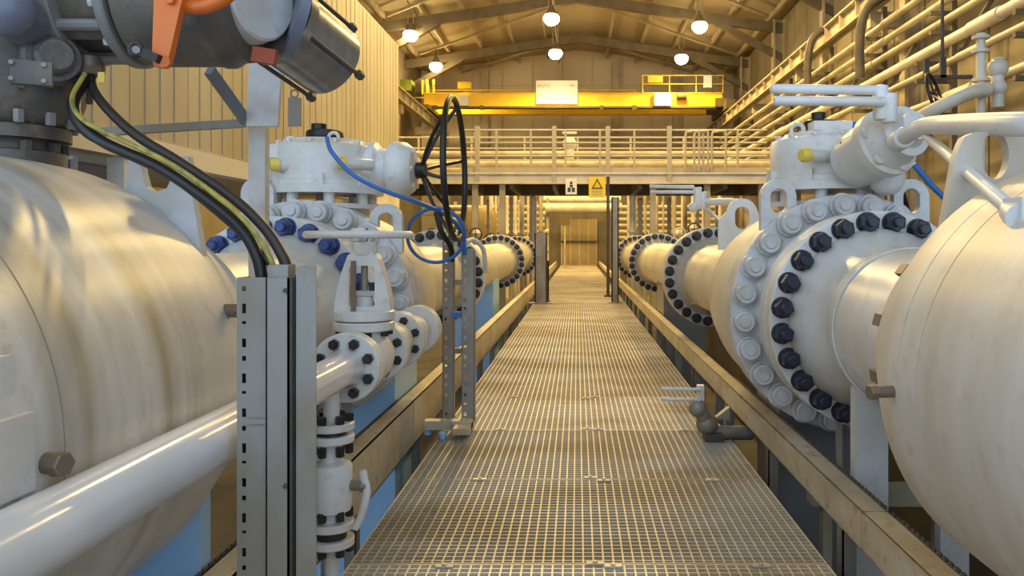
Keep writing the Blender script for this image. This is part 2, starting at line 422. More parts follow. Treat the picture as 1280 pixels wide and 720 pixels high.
# left lug: flat plate with a deep U notch
g = G()
def lp(px, py, d=2.05): q = at(px, py, d); return (q.x, q.z)
g.plate([lp(160, 245), lp(163, 205), lp(170, 190), lp(178, 188), lp(181, 215), lp(186, 234), lp(196, 241), lp(212, 236), lp(222, 215), lp(226, 196), lp(238, 196), lp(243, 240), lp(256, 320), lp(200, 330)], (0, 2.05, 0), (1, 0, 0), (0, 0, 1), .03)
mk('lifting_lug', g, 'grey_white', t)
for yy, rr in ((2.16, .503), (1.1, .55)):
    sd = mk('saddle', cradle(AXL, yy, .06, .385, rr), 'pale_blue', t, 'pale blue saddle')

# ---- spools, valves
def spool_front(ax, dy, y_start, nutkind, label, mname):
    t = thing('pipe_spool', label, 'pipe', (ax[0], y_start, ax[1]-.305))
    mk('pipe', G().lathe([(y_start, .28), (y_start, .305), (3.15+dy, .305), (3.25+dy, .33), (3.36+dy, .385), (3.40+dy, .39), (3.40+dy, .28)], (ax[0], 0, ax[1]), n=96), 'white_paint', t)
    fl = flange(ax, 3.40+dy, 3.497+dy, .467, t, 'white_paint', .28)
    bolts('bolt', nut_mesh(nutkind), ax, 3.40+dy, .419, 24, fl)
    return t
t = spool_front(AXR, 0, 2.322, 'navy_nut', 'short white pipe spool between right vessel and ball valve, ringed with dark nuts', 'r')
def arc_post(x0, x1):
    return G().plate([(x0, PIT), (x1, PIT)]+[(x1+(x0-x1)*k/6, AXR[1]-math.sqrt(.305**2-(x1+(x0-x1)*k/6-AXR[0])**2)+.001) for k in range(7)], (0, 3.09, 0), (1, 0, 0), (0, 0, 1), .05)
for x0, x1 in ((1.062, 1.19), (1.39, 1.50)): mk('stand_post', arc_post(x0, x1), 'white_paint', t)
mk('stand_band', G().lathe([(3.05, .3065), (3.05, .314), (3.12, .314), (3.12, .3065)], (AXR[0], 0, AXR[1]), n=64), 'white_paint', t)
t = spool_front(AXL, .27, 2.602, 'blue_nut', 'short white pipe spool between left vessel and ball valve, ringed with blue nuts', 'l')

def ball_valve(ax, dy, sx, label):
    t = thing('ball_valve', label, 'valve', (ax[0], 4.3+dy, PIT))
    o = (ax[0], 0, ax[1])
    f2 = flange(ax, 3.503+dy, 3.60+dy, .467, t, 'white_paint', .2)
    mk('neck', G().lathe([(3.60+dy, .38), (3.66+dy, .40), (3.775+dy, .46)], o, n=64), 'white_paint', t)
    cf = flange(ax, 3.775+dy, 3.95+dy, .56, t, 'grey_white', .2, 'closure flange ringed with pale cap nuts')
    bolts('cap_nut', cap_mesh(), ax, 3.775+dy, .506, 24, cf, off=.3)
    mk('body', G().lathe([(3.95+dy, .54), (4.2+dy, .535), (4.55+dy, .52), (4.85+dy, .485), (5.0+dy, .46), (5.02+dy, .44), (5.3+dy, .37), (5.55+dy, .33), (5.8+dy, .305), (7.44+dy, .305), (7.52+dy, .34), (7.55+dy, .37), (7.55+dy, .2)], o, n=96), 'cream_pipe', t)
    for a in (.28, .72) if sx > 0 else (.33, .8):     # lifting eyes on the closure flange
        an = PI*a if sx > 0 else PI*(1-a)
        slot_lug((ax[0]+.50*math.cos(an), 3.86+dy, ax[1]+.50*math.sin(an)), .17, .25, .05, 'grey_white', t)
    for k in (3, 4.4):
        p = Vector((ax[0]-sx*.50, k+.9+dy, ax[1]-.08)); mk('plug', G().cyl(p, p+Vector((-sx*.035, 0, 0)), .012, n=10), 'brass', t)
    # stem, stool and gear drum
    ys = 4.13+dy; c = (ax[0], ys, 0)
    mk('stem_neck', G().lathe([(1.20, .24), (1.275, .24), (1.275, .30), (1.30, .30), (1.30, .0)], c, (0, 0, 1), 48), 'white_paint', t)
    for k in range(8):
        a = 2*PI*(k+.5)/8; mk('stool_post', G().cyl((c[0]+.25*math.cos(a), c[1]+.25*math.sin(a), 1.30), (c[0]+.25*math.cos(a), c[1]+.25*math.sin(a), 1.355), .03, n=14), 'white_paint', t)
    dm = mk('gear_drum', G().lathe([(1.355, 0), (1.355, .315), (1.395, .315), (1.40, .30), (1.425, .30), (1.43, .285), (1.46, .282), (1.60, .282), (1.615, .272), (1.635, .22), (1.65, .21), (1.655, 0)], c, (0, 0, 1), 72), 'white_paint', t)
    for k in range(8):
        a = 2*PI*(k+.25)/8; mk('rib', G().box((c[0]+.298*math.cos(a), c[1]+.298*math.sin(a), 1.425), (.035, .05, .06), Matrix.Rotation(a, 3, 'Z')), 'white_paint', dm)
    for k in range(12):
        a = 2*PI*k/12; q = (c[0]+.245*math.cos(a), c[1]+.245*math.sin(a), 1.622); mk('bolt', G().hexnut(q, (0, 0, 1), .016, .02), 'white_paint', dm)
    return t, c, dm

tr, cr, dmr = ball_valve(AXR, 0, 1, 'white ball valve with gear drum on the right pipeline, nearest the camera')
def eye(p, r, parent, m='white_paint'):
    mk('lifting_eye', G().ring(p, (0, 1, 0), r, r*.36, 20, 8).cyl(Vector(p)-Vector((0, 0, r*1.9)), Vector(p)-Vector((0, 0, r*.9)), r*.4, n=10), m, parent)
eye(at(997, 163, 4.05), .032, dmr)
mk('cover', G().box((cr[0]-.02, cr[1]-.12, 1.675), (.19, .12, .045)), 'white_paint', dmr)
mk('position_switch', G().rcyl((cr[0]-.04, cr[1]-.02, 1.655), (cr[0]-.04, cr[1]-.02, 1.72), .09, .015).cyl((cr[0]-.05, cr[1]-.03, 1.71), (cr[0]-.05, cr[1]-.03, 1.76), .035), 'rubber', dmr, 'black position indicator')
mk('gland', G().rcyl((cr[0]+.05, cr[1]-.06, 1.70), (cr[0]+.20, cr[1]-.10, 1.685), .018, .004), 'blue_cable', dmr)
def yellow_stop(px, py, d, L, parent):
    p = at(px, py, d)
    s_ = mk('stop_screw', G().rcyl(p, p+Vector((L, .10, 0)), .030, .006), 'white_paint', parent)
    mk('cap', G().lathe([(0, 0), (0, .034), (.03, .036), (.045, .028), (.05, 0)], p+Vector((.012, 0, 0)), (-1, -.35, 0), 18), 'yellow_cap', s_, 'yellow plastic cap')
yellow_stop(1008, 194, 3.80, .22, dmr)
# worm gear nose of the right valve, pointing up to the right and towards the camera
def gear_nose(base, tip, R, parent, k=1.0):
    base, tip = Vector(base), Vector(tip); ax = (tip-base).normalized(); L = (tip-base).length
    gb = mk('gear_nose', G().lathe([(0, 0), (0, R*.92), (L*.08, R*.98), (L*.45, R), (L*.47, R*1.14), (L*.58, R*1.14), (L*.60, R*1.0), (L*.78, R*.80), (L*.92, R*.52), (L, R*.48), (L, 0)], base, ax, 48), 'white_paint', parent)
    mk('end_disc', G().lathe([(L*.80, 0), (L*.80, R*.86), (L*.86, R*.86), (L*.87, R*.8), (L*.87, 0)], base, ax, 40), 'white_paint', gb)
    d, u, v = basis(ax)
    for i in range(6):
        a = 2*PI*(i+.2)/6; q = base+ax*(L*.58)+(u*math.cos(a)+v*math.sin(a))*R*.90
        mk('bolt', G().rcyl(q, q+ax*(.03*k), .028*k, .006*k, 14), 'white_paint', gb)
    return gb
gear_nose(at(1066, 203, 3.80), at(1146, 156, 3.40), .135, tr)
p = at(1050, 180, 3.70); mk('grease_nipple', G().cyl(p, p+Vector((.07, 0, 0)), .010, n=10).cyl(p+Vector((.05, 0, 0)), p+Vector((.09, 0, 0)), .018, n=10).cyl(p+Vector((.09, 0, 0)), p+Vector((.10, 0, 0)), .03, n=12), 'brass', tr)
p = at(1108, 222, 3.75); mk('lower_lobe', G().sphere(p, .085, 24), 'white_paint', tr)
# closing arm: two handle bars, head, long arm pipe and brace
def swing_arm(d, F0, bars, head, arm, brace, r_bar, r_arm, label):
    t = thing('swing_arm', label, 'valve arm', at(*arm[-1])-Vector((0, 0, .1)))
    for (a, b) in bars:
        A, B = at(*a), at(*b); mk('handle_bar', G().rcyl(A, B, r_bar, r_bar*.4, 16), 'white_paint', t)
    hd = at(*head[0]); sz = head[1]
    mk('head', G().rcyl(hd+Vector((0, 0, -sz*1.05)), hd+Vector((0, 0, sz*.9)), sz*.42, sz*.1, 20).rcyl(hd+Vector((sz*.45, 0, -sz*1.2)), hd+Vector((sz*.45, 0, sz*.45)), sz*.46, sz*.1, 20), 'white_paint', t)
    mk('arm_pipe', G().tube(catmull([at(*q) for q in arm], 8), r_arm, 18), 'white_paint', t)
    A, B = at(*arm[0]), at(*arm[1]); D = (B-A).normalized()
    mk('collar', G().rcyl(A+D*r_arm*.4, A+D*r_arm*3.6, r_arm*1.35, r_arm*.3, 24), 'white_paint', t)
    A, B = at(*brace[0]), at(*brace[1]); mk('brace', G().rcyl(A, B, r_arm*.52, r_arm*.1, 16), 'white_paint', t)
    mk('clevis', G().cyl(B-(B-A).normalized()*r_arm*1.2, B+(B-A).normalized()*r_arm*.6, r_arm*.85, n=16).box(B, (r_arm*.7, r_arm*2.2, r_arm*2.2)), 'white_paint', t)
    return t
swing_arm(3.4, 0, [((1100, 113, 3.38), (963, 111, 3.38)), ((1106, 127, 3.34), (967, 126, 3.34))], ((1101, 127, 3.38), .075),
          [(1120, 178, 3.36), (1150, 160, 3.05), (1185, 156, 2.6), (1290, 155, 2.02), (1420, 157, 1.9), (1490, 190, 1.86), (1500, 300, 1.85)], ((1158, 170, 2.95), (1272, 269, 1.66)), .021, .033,
          'white two-bar closing arm reaching out of frame on the right, above the ball valve')
swing_arm(6.4, 0, [((868, 234, 6.4), (812, 233, 6.4)), ((868, 240, 6.36), (813, 240, 6.36))], ((872, 246, 6.4), .085),
          [(862, 262, 6.42), (876, 253, 6.4), (890, 252.5, 6.35), (915, 252.5, 6.2), (932, 256, 6.1), (944, 270, 6.0), (950, 300, 5.9)], ((884, 262, 6.35), (914, 287, 5.9)), .015, .030,
          'small white two-bar closing arm with bent pipe, farther along the right pipeline')
slot_lug((1.18, 5.75, 1.04), .22, .37, .04, 'white_paint', tr, taper=.06)

tl, cl_, dml = ball_valve(AXL, .27, -1, 'white ball valve with black handwheel on the left pipeline')
eye(at(362, 178, 4.2), .026, dml); eye(at(417, 172, 4.2), .026, dml)
mk('ear', G().box(at(358, 190, 4.25), (.13, .13, .07)), 'white_paint', dml)
mk('position_switch', G().rcyl((cl_[0], cl_[1], 1.655), (cl_[0], cl_[1], 1.71), .10, .015).cyl((cl_[0]-.02, cl_[1]-.04, 1.70), (cl_[0]-.02, cl_[1]-.04, 1.74), .04), 'rubber', dml, 'black position indicator')
yellow_stop(347, 206, 4.12, .10, dml); yellow_stop(430, 204, 4.10, .12, dml)
gx = G().lathe([(0, 0), (0, .14), (.02, .15), (.20, .15), (.22, .12), (.26, .11), (.27, .14), (.30, .155), (.36, .15), (.40, .12), (.42, .05), (.46, .045), (.46, 0)], (-1.30, 4.40, 1.495), (1, 0, 0), 40)
gb = mk('worm_gear', gx, 'white_paint', tl)
for k in range(6):
    a = 2*PI*k/6; q = Vector((-.905, 4.40+.10*math.cos(a), 1.495+.10*math.sin(a))); mk('bolt', G().hexnut(q, (1, 0, 0), .016, .02), 'white_paint', gb)
hub = Vector((-.875, 4.38, 1.49)); wc = Vector((-.672, 4.38, 1.50))
hwR = .385
hw = mk('handwheel', G().ring(wc, (1, 0, .02), hwR, .017, 64, 12).rcyl(hub-Vector((.03, 0, 0)), hub+Vector((.05, 0, 0)), .045, .01), 'rubber', tl, 'black dished handwheel')
for k in range(6):
    a = 2*PI*(k+.2)/6; mk('spoke', G().tube(catmull([hub+Vector((.02, .02*math.cos(a), .02*math.sin(a))), hub.lerp(wc, .5)+Vector((0, hwR*.55*math.cos(a), hwR*.55*math.sin(a))), wc+Vector((0, hwR*math.cos(a), hwR*math.sin(a)))], 5), .011, 8), 'rubber', hw)

# ---- downstream spools with black nuts
def spool_far(ax, ys, label, kind='black_nut'):
    t = thing('pipe_spool', label, 'pipe', (ax[0], ys[0], ax[1]-.305))
    for y0, y1 in zip(ys, ys[1:]):
        mk('pipe', G().lathe([(y0, .2), (y0, .37), (y0+.03, .34), (y0+.1, .305), (y1-.12, .305), (y1-.03, .34), (y1, .37), (y1, .2)], (ax[0], 0, ax[1]), n=64), 'cream_pipe', t)
    return t
for ax, dy, side in ((AXR, 0, 'right'), (AXL, .3, 'left')):
    y1, y2, y3 = 7.55+dy, 12.75+dy*4, 17.2+dy*4
    tv = tr if side == 'right' else tl
    fa = flange(ax, y1+.001, y1+.10, .47, tv, 'white_paint', .2); bolts('bolt', nut_mesh('black_nut'), ax, y1, .419, 24, fa)
    ts = spool_far(ax, (y1+.205, y2), 'cream pipe spool with black nuts on the %s pipeline, beyond the ball valve' % side)
    fb = flange(ax, y1+.106, y1+.205, .47, ts, 'white_paint', .2)
    fc = flange(ax, y2, y2+.10, .47, ts, 'white_paint', .2); bolts('bolt', nut_mesh('black_nut'), ax, y2, .419, 24, fc)
    ts2 = spool_far(ax, (y2+.205, y3), 'cream far end of the %s pipeline, under the platform' % side)
    fd = flange(ax, y2+.106, y2+.205, .47, ts2, 'grey_white', .2)
    bolts('bolt', nut_mesh('black_nut'), ax, y2+.205, .419, 24, fd, flip=True)
    fe = flange(ax, y3, y3+.12, .47, ts2, 'grey_white', .2); bolts('bolt', nut_mesh('black_nut'), ax, y3, .419, 24, fe)
# pedestals under the lines
def pedestal(ax, y0, y1, zt, m, label, x0=.44, x1=.44):
    s = 1 if ax[0] > 0 else -1
    t = thing('pipe_pedestal', label, 'pedestal', (ax[0], y0, PIT))
    for yy in (y0+.03, y1-.03): mk('cradle', cradle(ax, yy, .06, x0, zt), m, t)
    for sd in (-1, 1): mk('side_plate', G().bb((ax[0]+sd*(x0-.03), y0+.06, PIT), (ax[0]+sd*x0, y1-.06, ax[1]-math.sqrt(zt*zt-x0*x0)-.02)), m, t)
    mk('base_plate', G().bb((ax[0]-x0+.02, y0-.05, PIT), (ax[0]+x0-.02, y1+.05, PIT+.03)), m, t)
pedestal(AXL, 4.40, 5.00, .528, 'pale_blue', 'pale blue pedestal under the left ball valve', .385)
pedestal(AXL, 10.6, 11.4, .305, 'pale_blue', 'pale blue pedestal under the left pipe farther along', .27)
pedestal(AXR, 4.10, 4.60, .525, 'grey_paint', 'grey pedestal under the right ball valve', .25)
pedestal(AXR, 9.6, 10.4, .305, 'grey_paint', 'grey pedestal under the right pipe farther along', .25)

t = thing('pipe_trestle', 'low tan steel trestle beneath the flange on the right pipeline', 'trestle', (1.4, 3.55, PIT))
mk('beam', G().bb((1.03, 3.50, -.06), (1.98, 3.60, .02)), 'steelwork', t)
for xx in (1.10, 1.30, 1.60, 1.9): mk('leg', G().bb((xx-.02, 3.52, PIT), (xx+.02, 3.58, -.06)), 'steelwork', t)
for xx in (1.16, 1.36): mk('strut', G().bb((xx-.012, 3.54, .02), (xx+.012, 3.56, .30)), 'steelwork', t)

# ------------------------------------------------------------------ left foreground: bypass line, globe valve, drain
BX, BZ = -.786, .672
def small_nut(m='black_nut'):
    return shared('small_nut_'+m, lambda: G().hexnut((0, 0, 0), (0, -1, 0), .0185, .020).cyl((0, -.018, 0), (0, -.030, 0), .010, n=8), m)
t = thing('bypass_pipe', 'glossy white small pipe running along the left vessel to the globe valve', 'pipe', (BX, -.5, BZ-.06))
mk('pipe', G().lathe([(-.5, 0), (-.5, .057), (2.62, .057), (2.69, .066), (2.70, .07), (2.70, .02)], (BX, 0, BZ), n=40), 'gloss_white', t)
def sflange(y0, y1, R, parent, nb=8, face=True, bc=.088):
    f = mk('flange', G().lathe([(y0, .02), (y0, R-.004), (y0+.004, R), (y1-.004, R), (y1, R-.004), (y1, .02)], (BX, 0, BZ), n=48), 'white_paint', parent)
    if face: bolts('bolt', small_nut(), (BX, BZ), y0, bc, nb, f)
    return f
sflange(2.70, 2.735, .118, t)
gv = thing('globe_valve', 'white globe valve with flat round handwheel and open yoke, beside the slotted tray', 'valve', (BX, 2.95, .5))
sflange(2.735, 2.775, .118, gv, face=False)
mk('body', G().lathe([(2.775, .06), (2.80, .065), (2.86, .092), (2.95, .105), (3.04, .092), (3.10, .065), (3.125, .06)], (BX, 0, BZ), n=40).lathe([(.70, .085), (.775, .075)], (BX, 2.95, 0), (0, 0, 1), 32), 'white_paint', gv)
sflange(3.125, 3.16, .118, gv, bc=.09)
for z0, z1 in ((.775, .808), (.812, .848)): mk('bonnet_flange', G().lathe([(z0, 0), (z0, .106), (z0+.004, .11), (z1-.004, .11), (z1, .106), (z1, 0)], (BX, 2.95, 0), (0, 0, 1), 48), 'white_paint', gv)
for k in range(8):
    a = 2*PI*(k+.5)/8; mk('bolt', G().hexnut((BX+.09*math.cos(a), 2.95+.09*math.sin(a), .775), (0, 0, -1), .014, .02), 'black_nut', gv)
# yoke: arch with an open window
no = 20; out = []; inn = []
for k in range(no):
    u = k/(no-1)
    if u < .45: q = (-.102+.055*(u/.45)**1.6, .848+.215*(u/.45))
    elif u > .55: q = (.102-.055*((1-u)/.45)**1.6, .848+.215*((1-u)/.45))
    else: q = (-.047+.094*(u-.45)/.1, 1.07)
    out.append(q)
    hx = .046; 
    if u < .4: inn.append((-hx, .862+.15*(u/.4)))
    elif u > .6: inn.append((hx, .862+.15*((1-u)/.4)))
    else: inn.append((-hx+2*hx*(u-.4)/.2, 1.012))
mk('yoke', G().plate(out, (BX, 2.95, 0), (1, 0, 0), (0, 0, 1), .07, inn).rcyl((BX, 2.95, 1.05), (BX, 2.95, 1.10), .045, .008), 'white_paint', gv)
mk('stem', G().cyl((BX, 2.95, .85), (BX, 2.95, 1.15), .013, n=12), 'galv', gv)
mk('gland', G().rcyl((BX, 2.95, .85), (BX, 2.95, .90), .032, .006).box((BX, 2.95, .91), (.085, .035, .018)), 'grey_white', gv)
mk('gland_bolt', G().hexnut((BX-.03, 2.94, .92), (0, 0, 1), .012, .03).hexnut((BX+.03, 2.94, .92), (0, 0, 1), .012, .03), 'black_nut', gv)
mk('guide_bar', G().bb((BX-.035, 2.895, .76), (BX-.018, 2.905, 1.03)), 'brass', gv)
wh = mk('handwheel', G().ring((BX-.02, 2.95, 1.125), (0, 0, 1), .185, .014, 56, 10).rcyl((BX-.02, 2.95, 1.10), (BX-.02, 2.95, 1.15), .03, .006), 'white_paint', gv, 'flat white handwheel')
for k in range(4):
    a = 2*PI*(k+.3)/4; mk('spoke', G().bar((BX-.02, 2.95, 1.12), (BX-.02+.185*math.cos(a), 2.95+.185*math.sin(a), 1.125), .032, .012), 'white_paint', wh)
# downstream string of flanged fittings
cv = thing('check_valve', 'short white flanged fitting behind the globe valve, ringed with black nuts', 'valve', (BX, 3.2, .55))
sflange(3.16, 3.20, .118, cv, face=False)
mk('body', G().lathe([(3.20, .06), (3.24, .085), (3.42, .085), (3.46, .06)], (BX, 0, BZ), n=36), 'white_paint', cv)
sflange(3.46, 3.50, .122, cv, bc=.092)
bl = thing('bypass_pipe', 'stub of white pipe with a blind flange at the end of the left bypass line', 'pipe', (BX, 3.6, .6))
sflange(3.50, 3.54, .122, bl, face=False)
mk('pipe', G().lathe([(3.54, .075), (3.58, .085), (3.62, .085), (3.625, .10), (3.66, .10), (3.665, .085), (3.84, .075), (3.88, .075)], (BX, 0, BZ), n=36), 'white_paint', bl)
sflange(3.88, 3.92, .115, bl, face=False); bf = sflange(3.923, 3.965, .115, bl, face=False)
bolts('bolt', small_nut('galv'), (BX, BZ), 3.965, .088, 8, bf, flip=True)
# drain
dv = thing('drain_valve', 'small white flanged drain valve with bent lever under the bypass pipe', 'valve', (-.80, 2.6, PIT))
DXx, DYy = -.80, 2.60
def vl(prof, name='pipe', parent=dv, m='white_paint'): return mk(name, G().lathe(prof, (DXx, DYy, 0), (0, 0, 1), 32), m, parent)
vl([(.63, .0), (.63, .026), (.515, .026), (.515, 0)])
vl([(PIT, 0), (PIT, .0225), (.115, .0225), (.115, 0)])
for z0, z1 in ((.49, .515), (.45, .475), (.17, .195), (.115, .14)):
    f = vl([(z0, 0), (z0, .070), (z0+.003, .073), (z1-.003, .073), (z1, .070), (z1, 0)], 'flange')
    if z0 in (.49, .115):
        for k in range(6):
            a = 2*PI*(k+.25)/6; zz = z1 if z0 == .49 else z0
            mk('bolt', G().hexnut((DXx+.055*math.cos(a), DYy+.055*math.sin(a), zz), (0, 0, 1 if z0 == .49 else -1), .015, .025), 'black_nut', f)
for z0, z1 in ((.475, .49), (.14, .17)): vl([(z0, 0), (z0, .05), (z1, .05), (z1, 0)], 'gasket', m='black_nut')
vl([(.195, .035), (.22, .035), (.23, .062), (.26, .066), (.37, .066), (.38, .062), (.39, .035), (.45, .035)], 'body')
for z in (.44, .205):
    for k in range(6):
        a = 2*PI*(k+.25)/6; mk('bolt', G().hexnut((DXx+.055*math.cos(a), DYy+.055*math.sin(a), z), (0, 0, -1 if z > .4 else 1), .014, .03), 'black_nut', dv)
mk('stem', G().cyl((DXx+.06, DYy, .31), (DXx+.105, DYy-.01, .31), .018, n=14).hexnut((DXx+.10, DYy-.01, .31), (1, 0, 0), .022, .02), 'galv', dv)
mk('lever', G().tube(catmull([(DXx+.105, DYy-.01, .36), (DXx+.11, DYy-.012, .33), (DXx+.12, DYy-.02, .29), (DXx+.105, DYy-.03, .22), (DXx+.085, DYy-.035, .18)], 5), .013, 10), 'white_paint', dv, 'bent white lever')

# ------------------------------------------------------------------ slotted cable tray riser with cables
def slotted(g, x0, x1, z0, z1, y, th, sx0, sx1, pitch, seq):
    g.bb((x0, y, z0), (sx0, y+th, z1)); g.bb((sx1, y, z0), (x1, y+th, z1))
    z = z0; k = 0
    while z < z1-.002:
        s = seq[k % len(seq)]; solid = pitch-s; z2 = min(z1, z+solid)
        g.bb((sx0, y, z), (sx1, y+th, z2)); z += pitch; k += 1
    return g
def pxx(px, d): return (px-VX)*d/F
D1 = 1.65
t = thing('cable_tray_riser', 'upright galvanised slotted cable tray in the left foreground with black cables entering its top', 'cable tray', (pxx(345, D1), D1, 0))
g = slotted(G(), pxx(296, D1), pxx(335, D1), 0, 1.026, D1, .003, pxx(302.5, D1), pxx(307.5, D1), .036, (.018, .006, .020, .010))
g.bb((pxx(296, D1), D1+.003, 0), (pxx(296, D1)+.003, D1+.06, 1.026)).bb((pxx(333, D1), D1+.003, 0), (pxx(335, D1), D1+.06, 1.026)).bb((pxx(296, D1), D1+.06, 0), (pxx(335, D1), D1+.063, 1.0))
mk('slotted_channel', g, 'galv', t)
g = G().bb((pxx(335, D1), D1-.012, 0), (pxx(364, D1), D1-.009, 1.026)).bb((pxx(335, D1), D1-.012, 0), (pxx(335, D1)+.003, D1+.05, 1.026)).bb((pxx(361.5, D1), D1-.012, 0), (pxx(364, D1), D1+.05, 1.026))
cvr = mk('cover', g, 'galv', t)
for zz in (1.0, .60, .2): mk('screw', G().cyl((pxx(360, D1), D1-.012, zz), (pxx(360, D1), D1-.018, zz), .005, n=10), 'dark_steel', cvr)
mk('cover_strip', G().bb((pxx(310, D1), D1-.006, .73-.005), (pxx(345, D1), D1-.002, .735)), 'galv', t)
mk('back_plate', G().bb((pxx(362, D1), D1+.03, 0), (pxx(373, D1), D1+.034, 1.03)), 'dark_steel', t)
g = G().bb((pxx(371, D1), D1-.004, 0), (pxx(396, D1), D1-.001, 1.049)).bb((pxx(371, D1), D1-.001, 0), (pxx(371, D1)+.003, D1+.05, 1.049))
mk('side_channel', g, 'galv', t)
mk('cable_clamp', G().bb((pxx(335, D1), D1+.0, 1.026), (pxx(360, D1), D1+.045, 1.052)), 'galv', t)
def cable(name, pts, r, m, label, n=10):
    return solo(name, G().tube(catmull(pts, n), r, 12), m, label, 'cable')
cable('power_cable', [at(112, 90, 1.92), at(95, 125, 1.86), at(98, 150, 1.82), at(130, 178, 1.78), at(200, 210, 1.74), at(262, 252, 1.70), at(300, 285, 1.69), at(319, 315, 1.685), at(327, 345, 1.685), at(328, 380, 1.685)], .0125, 'rubber', 'lower thick black cable sagging from the grey actuator into the tray top')
cable('power_cable', [at(112, 85, 1.96), at(122, 120, 1.88), at(165, 165, 1.82), at(225, 203, 1.78), at(285, 243, 1.74), at(328, 282, 1.71), at(352, 318, 1.69), at(360, 345, 1.688), at(360, 380, 1.688)], .0115, 'rubber_brown', 'upper thick dark brown cable sagging from the grey actuator into the tray')
cable('power_cable', [at(110, 90, 1.93), at(88, 130, 1.87), at(105, 165, 1.82), at(155, 192, 1.78), at(215, 222, 1.75), at(275, 268, 1.715), at(310, 300, 1.70), at(338, 330, 1.69), at(345, 345, 1.685), at(346, 362, 1.685)], .008, 'rubber', 'thinner black cable running between the two thick cables')
cable('earth_cable', [at(106, 92, 1.88), at(90, 124, 1.83), at(104, 150, 1.785), at(150, 174, 1.745), at(210, 203, 1.71), at(266, 241, 1.675), at(308, 278, 1.66), at(332, 312, 1.66), at(344, 338, 1.668), at(347, 360, 1.675)], .0055, 'earth_cable', 'thin yellow green earth cable along the black cables')

# ------------------------------------------------------------------ actuator on the left vessel
t = thing('valve_actuator', 'dark grey valve actuator with orange lever above the left vessel', 'actuator', (AXL[0], 1.95, 1.29))
sc = (AXL[0], 1.95, 0)
mk('mounting_flange', G().lathe([(1.28, 0), (1.28, .125), (1.315, .125), (1.32, .105), (1.345, .10), (1.345, .135), (1.375, .135), (1.375, 0)], sc, (0, 0, 1), 40), 'actuator_grey', t)
for k in range(10):
    a = 2*PI*k/10; mk('bolt', G().hexnut((sc[0]+.115*math.cos(a), sc[1]+.115*math.sin(a), 1.315), (0, 0, 1), .014, .025), 'dark_steel', t)
mk('gear_housing', G().lathe([(1.375, 0), (1.375, .12), (1.40, .15), (1.44, .165), (1.55, .165), (1.60, .175), (1.68, .175), (1.74, .16), (1.80, .10), (1.82, 0)], sc, (0, 0, 1), 48), 'actuator_grey', t)
p = at(8, 12, 1.72); mk('dome', G().sphere(p, .058, 28).cyl(p, p+Vector((-.05, .2, 0)), .055), 'actuator_blue', t)
p = at(66, 72, 1.85); dx = Vector((.7, -.7, .05)).normalized(); mk('port_boss', G().lathe([(-.06, .062), (0, .062), (.010, .056), (.010, .042), (.026, .042), (.036, .034), (.036, 0)], p, dx, 32), 'actuator_grey', t)
zc = at(0, -4, 1.95).z
def ax_x(px): return (px-VX)*1.95/F
mk('motor_flange', G().lathe([(0, 0), (0, .168), (.004, .172), (.024, .172), (.028, .168), (.028, 0)], (ax_x(98), 1.95, zc), (1, 0, 0), 56), 'grey_paint', t)
mk('motor_flange', G().lathe([(0, 0), (0, .168), (.004, .172), (.020, .172), (.024, .168), (.024, 0)], (ax_x(163), 1.95, zc), (1, 0, 0), 56), 'grey_paint', t)
mk('spacer', G().cyl((ax_x(75), 1.95, zc), (ax_x(175), 1.95, zc), .135, n=40), 'actuator_grey', t)
for k in range(7):
    a = 2*PI*(k+.3)/7; mk('tie_bolt', G().cyl((ax_x(110), 1.95+.15*math.cos(a), zc+.15*math.sin(a)), (ax_x(165), 1.95+.15*math.cos(a), zc+.15*math.sin(a)), .014, n=10), 'grey_paint', t)
mk('motor_barrel', G().lathe([(0, 0), (0, .14), (.01, .163), (.05, .168), (.19, .168), (.20, .172), (.215, .172), (.225, .166), (.235, .160), (.26, .158), (.27, .14), (.27, 0)], (ax_x(176), 1.95, zc), (1, 0, 0), 64), 'actuator_grey', t)
cx = ax_x(314); dn = Vector((.93, -.36, -.06)).normalized()
mk('end_cap', G().lathe([(-.05, .0), (-.05, .112), (.01, .112), (.025, .106), (.045, .104), (.05, .098), (.05, 0)], (cx, 1.93, at(0, 0, 1.95).z), dn, 48), 'grey_white', t, 'pale round end cap')
mk('cap_flange', G().lathe([(-.06, 0), (-.06, .135), (-.035, .135), (-.035, 0)], (cx+.12, 2.06, at(0, 8, 1.98).z), (.85, .5, -.2), 48), 'actuator_blue', t)
mk('label_plate', G().box(at(331, 70, 1.9), (.055, .02, .035), Euler((0, .15, 0)).to_matrix()), 'rust_red', t, 'rust red strip')
A = at(352, 30, 2.08); B = at(412, 76, 2.26)
mo = mk('motor', G().lathe([(-.03, 0), (-.03, .118), (.0, .118), (.0, .105), ((B-A).length*.97, .105), ((B-A).length, .095), ((B-A).length, 0)], A, B-A, 48), 'motor_metal', t, 'bright metal motor casing')
d, u, v = basis(B-A)
for k in range(4):
    a = PI*(.25+k*.5)+.35; q = (u*math.cos(a)+v*math.sin(a))*.115; mk('tie_rod', G().cyl(A+q, B+q, .006, n=8).hexnut(B+q, B-A, .013, .02), 'dark_steel', mo)
for k in range(14):
    a = 2*PI*(k+.2)/14
    mk('fin', G().box((sc[0]+.168*math.cos(a), sc[1]+.168*math.sin(a), 1.50), (.022, .012, .10), Matrix.Rotation(a, 3, 'Z')), 'actuator_grey', t)
    q = Vector((sc[0]+.150*math.cos(a), sc[1]+.150*math.sin(a), 1.405)); mk('bolt', G().hexnut(q, (0, 0, -1), .012, .03), 'grey_paint', t)
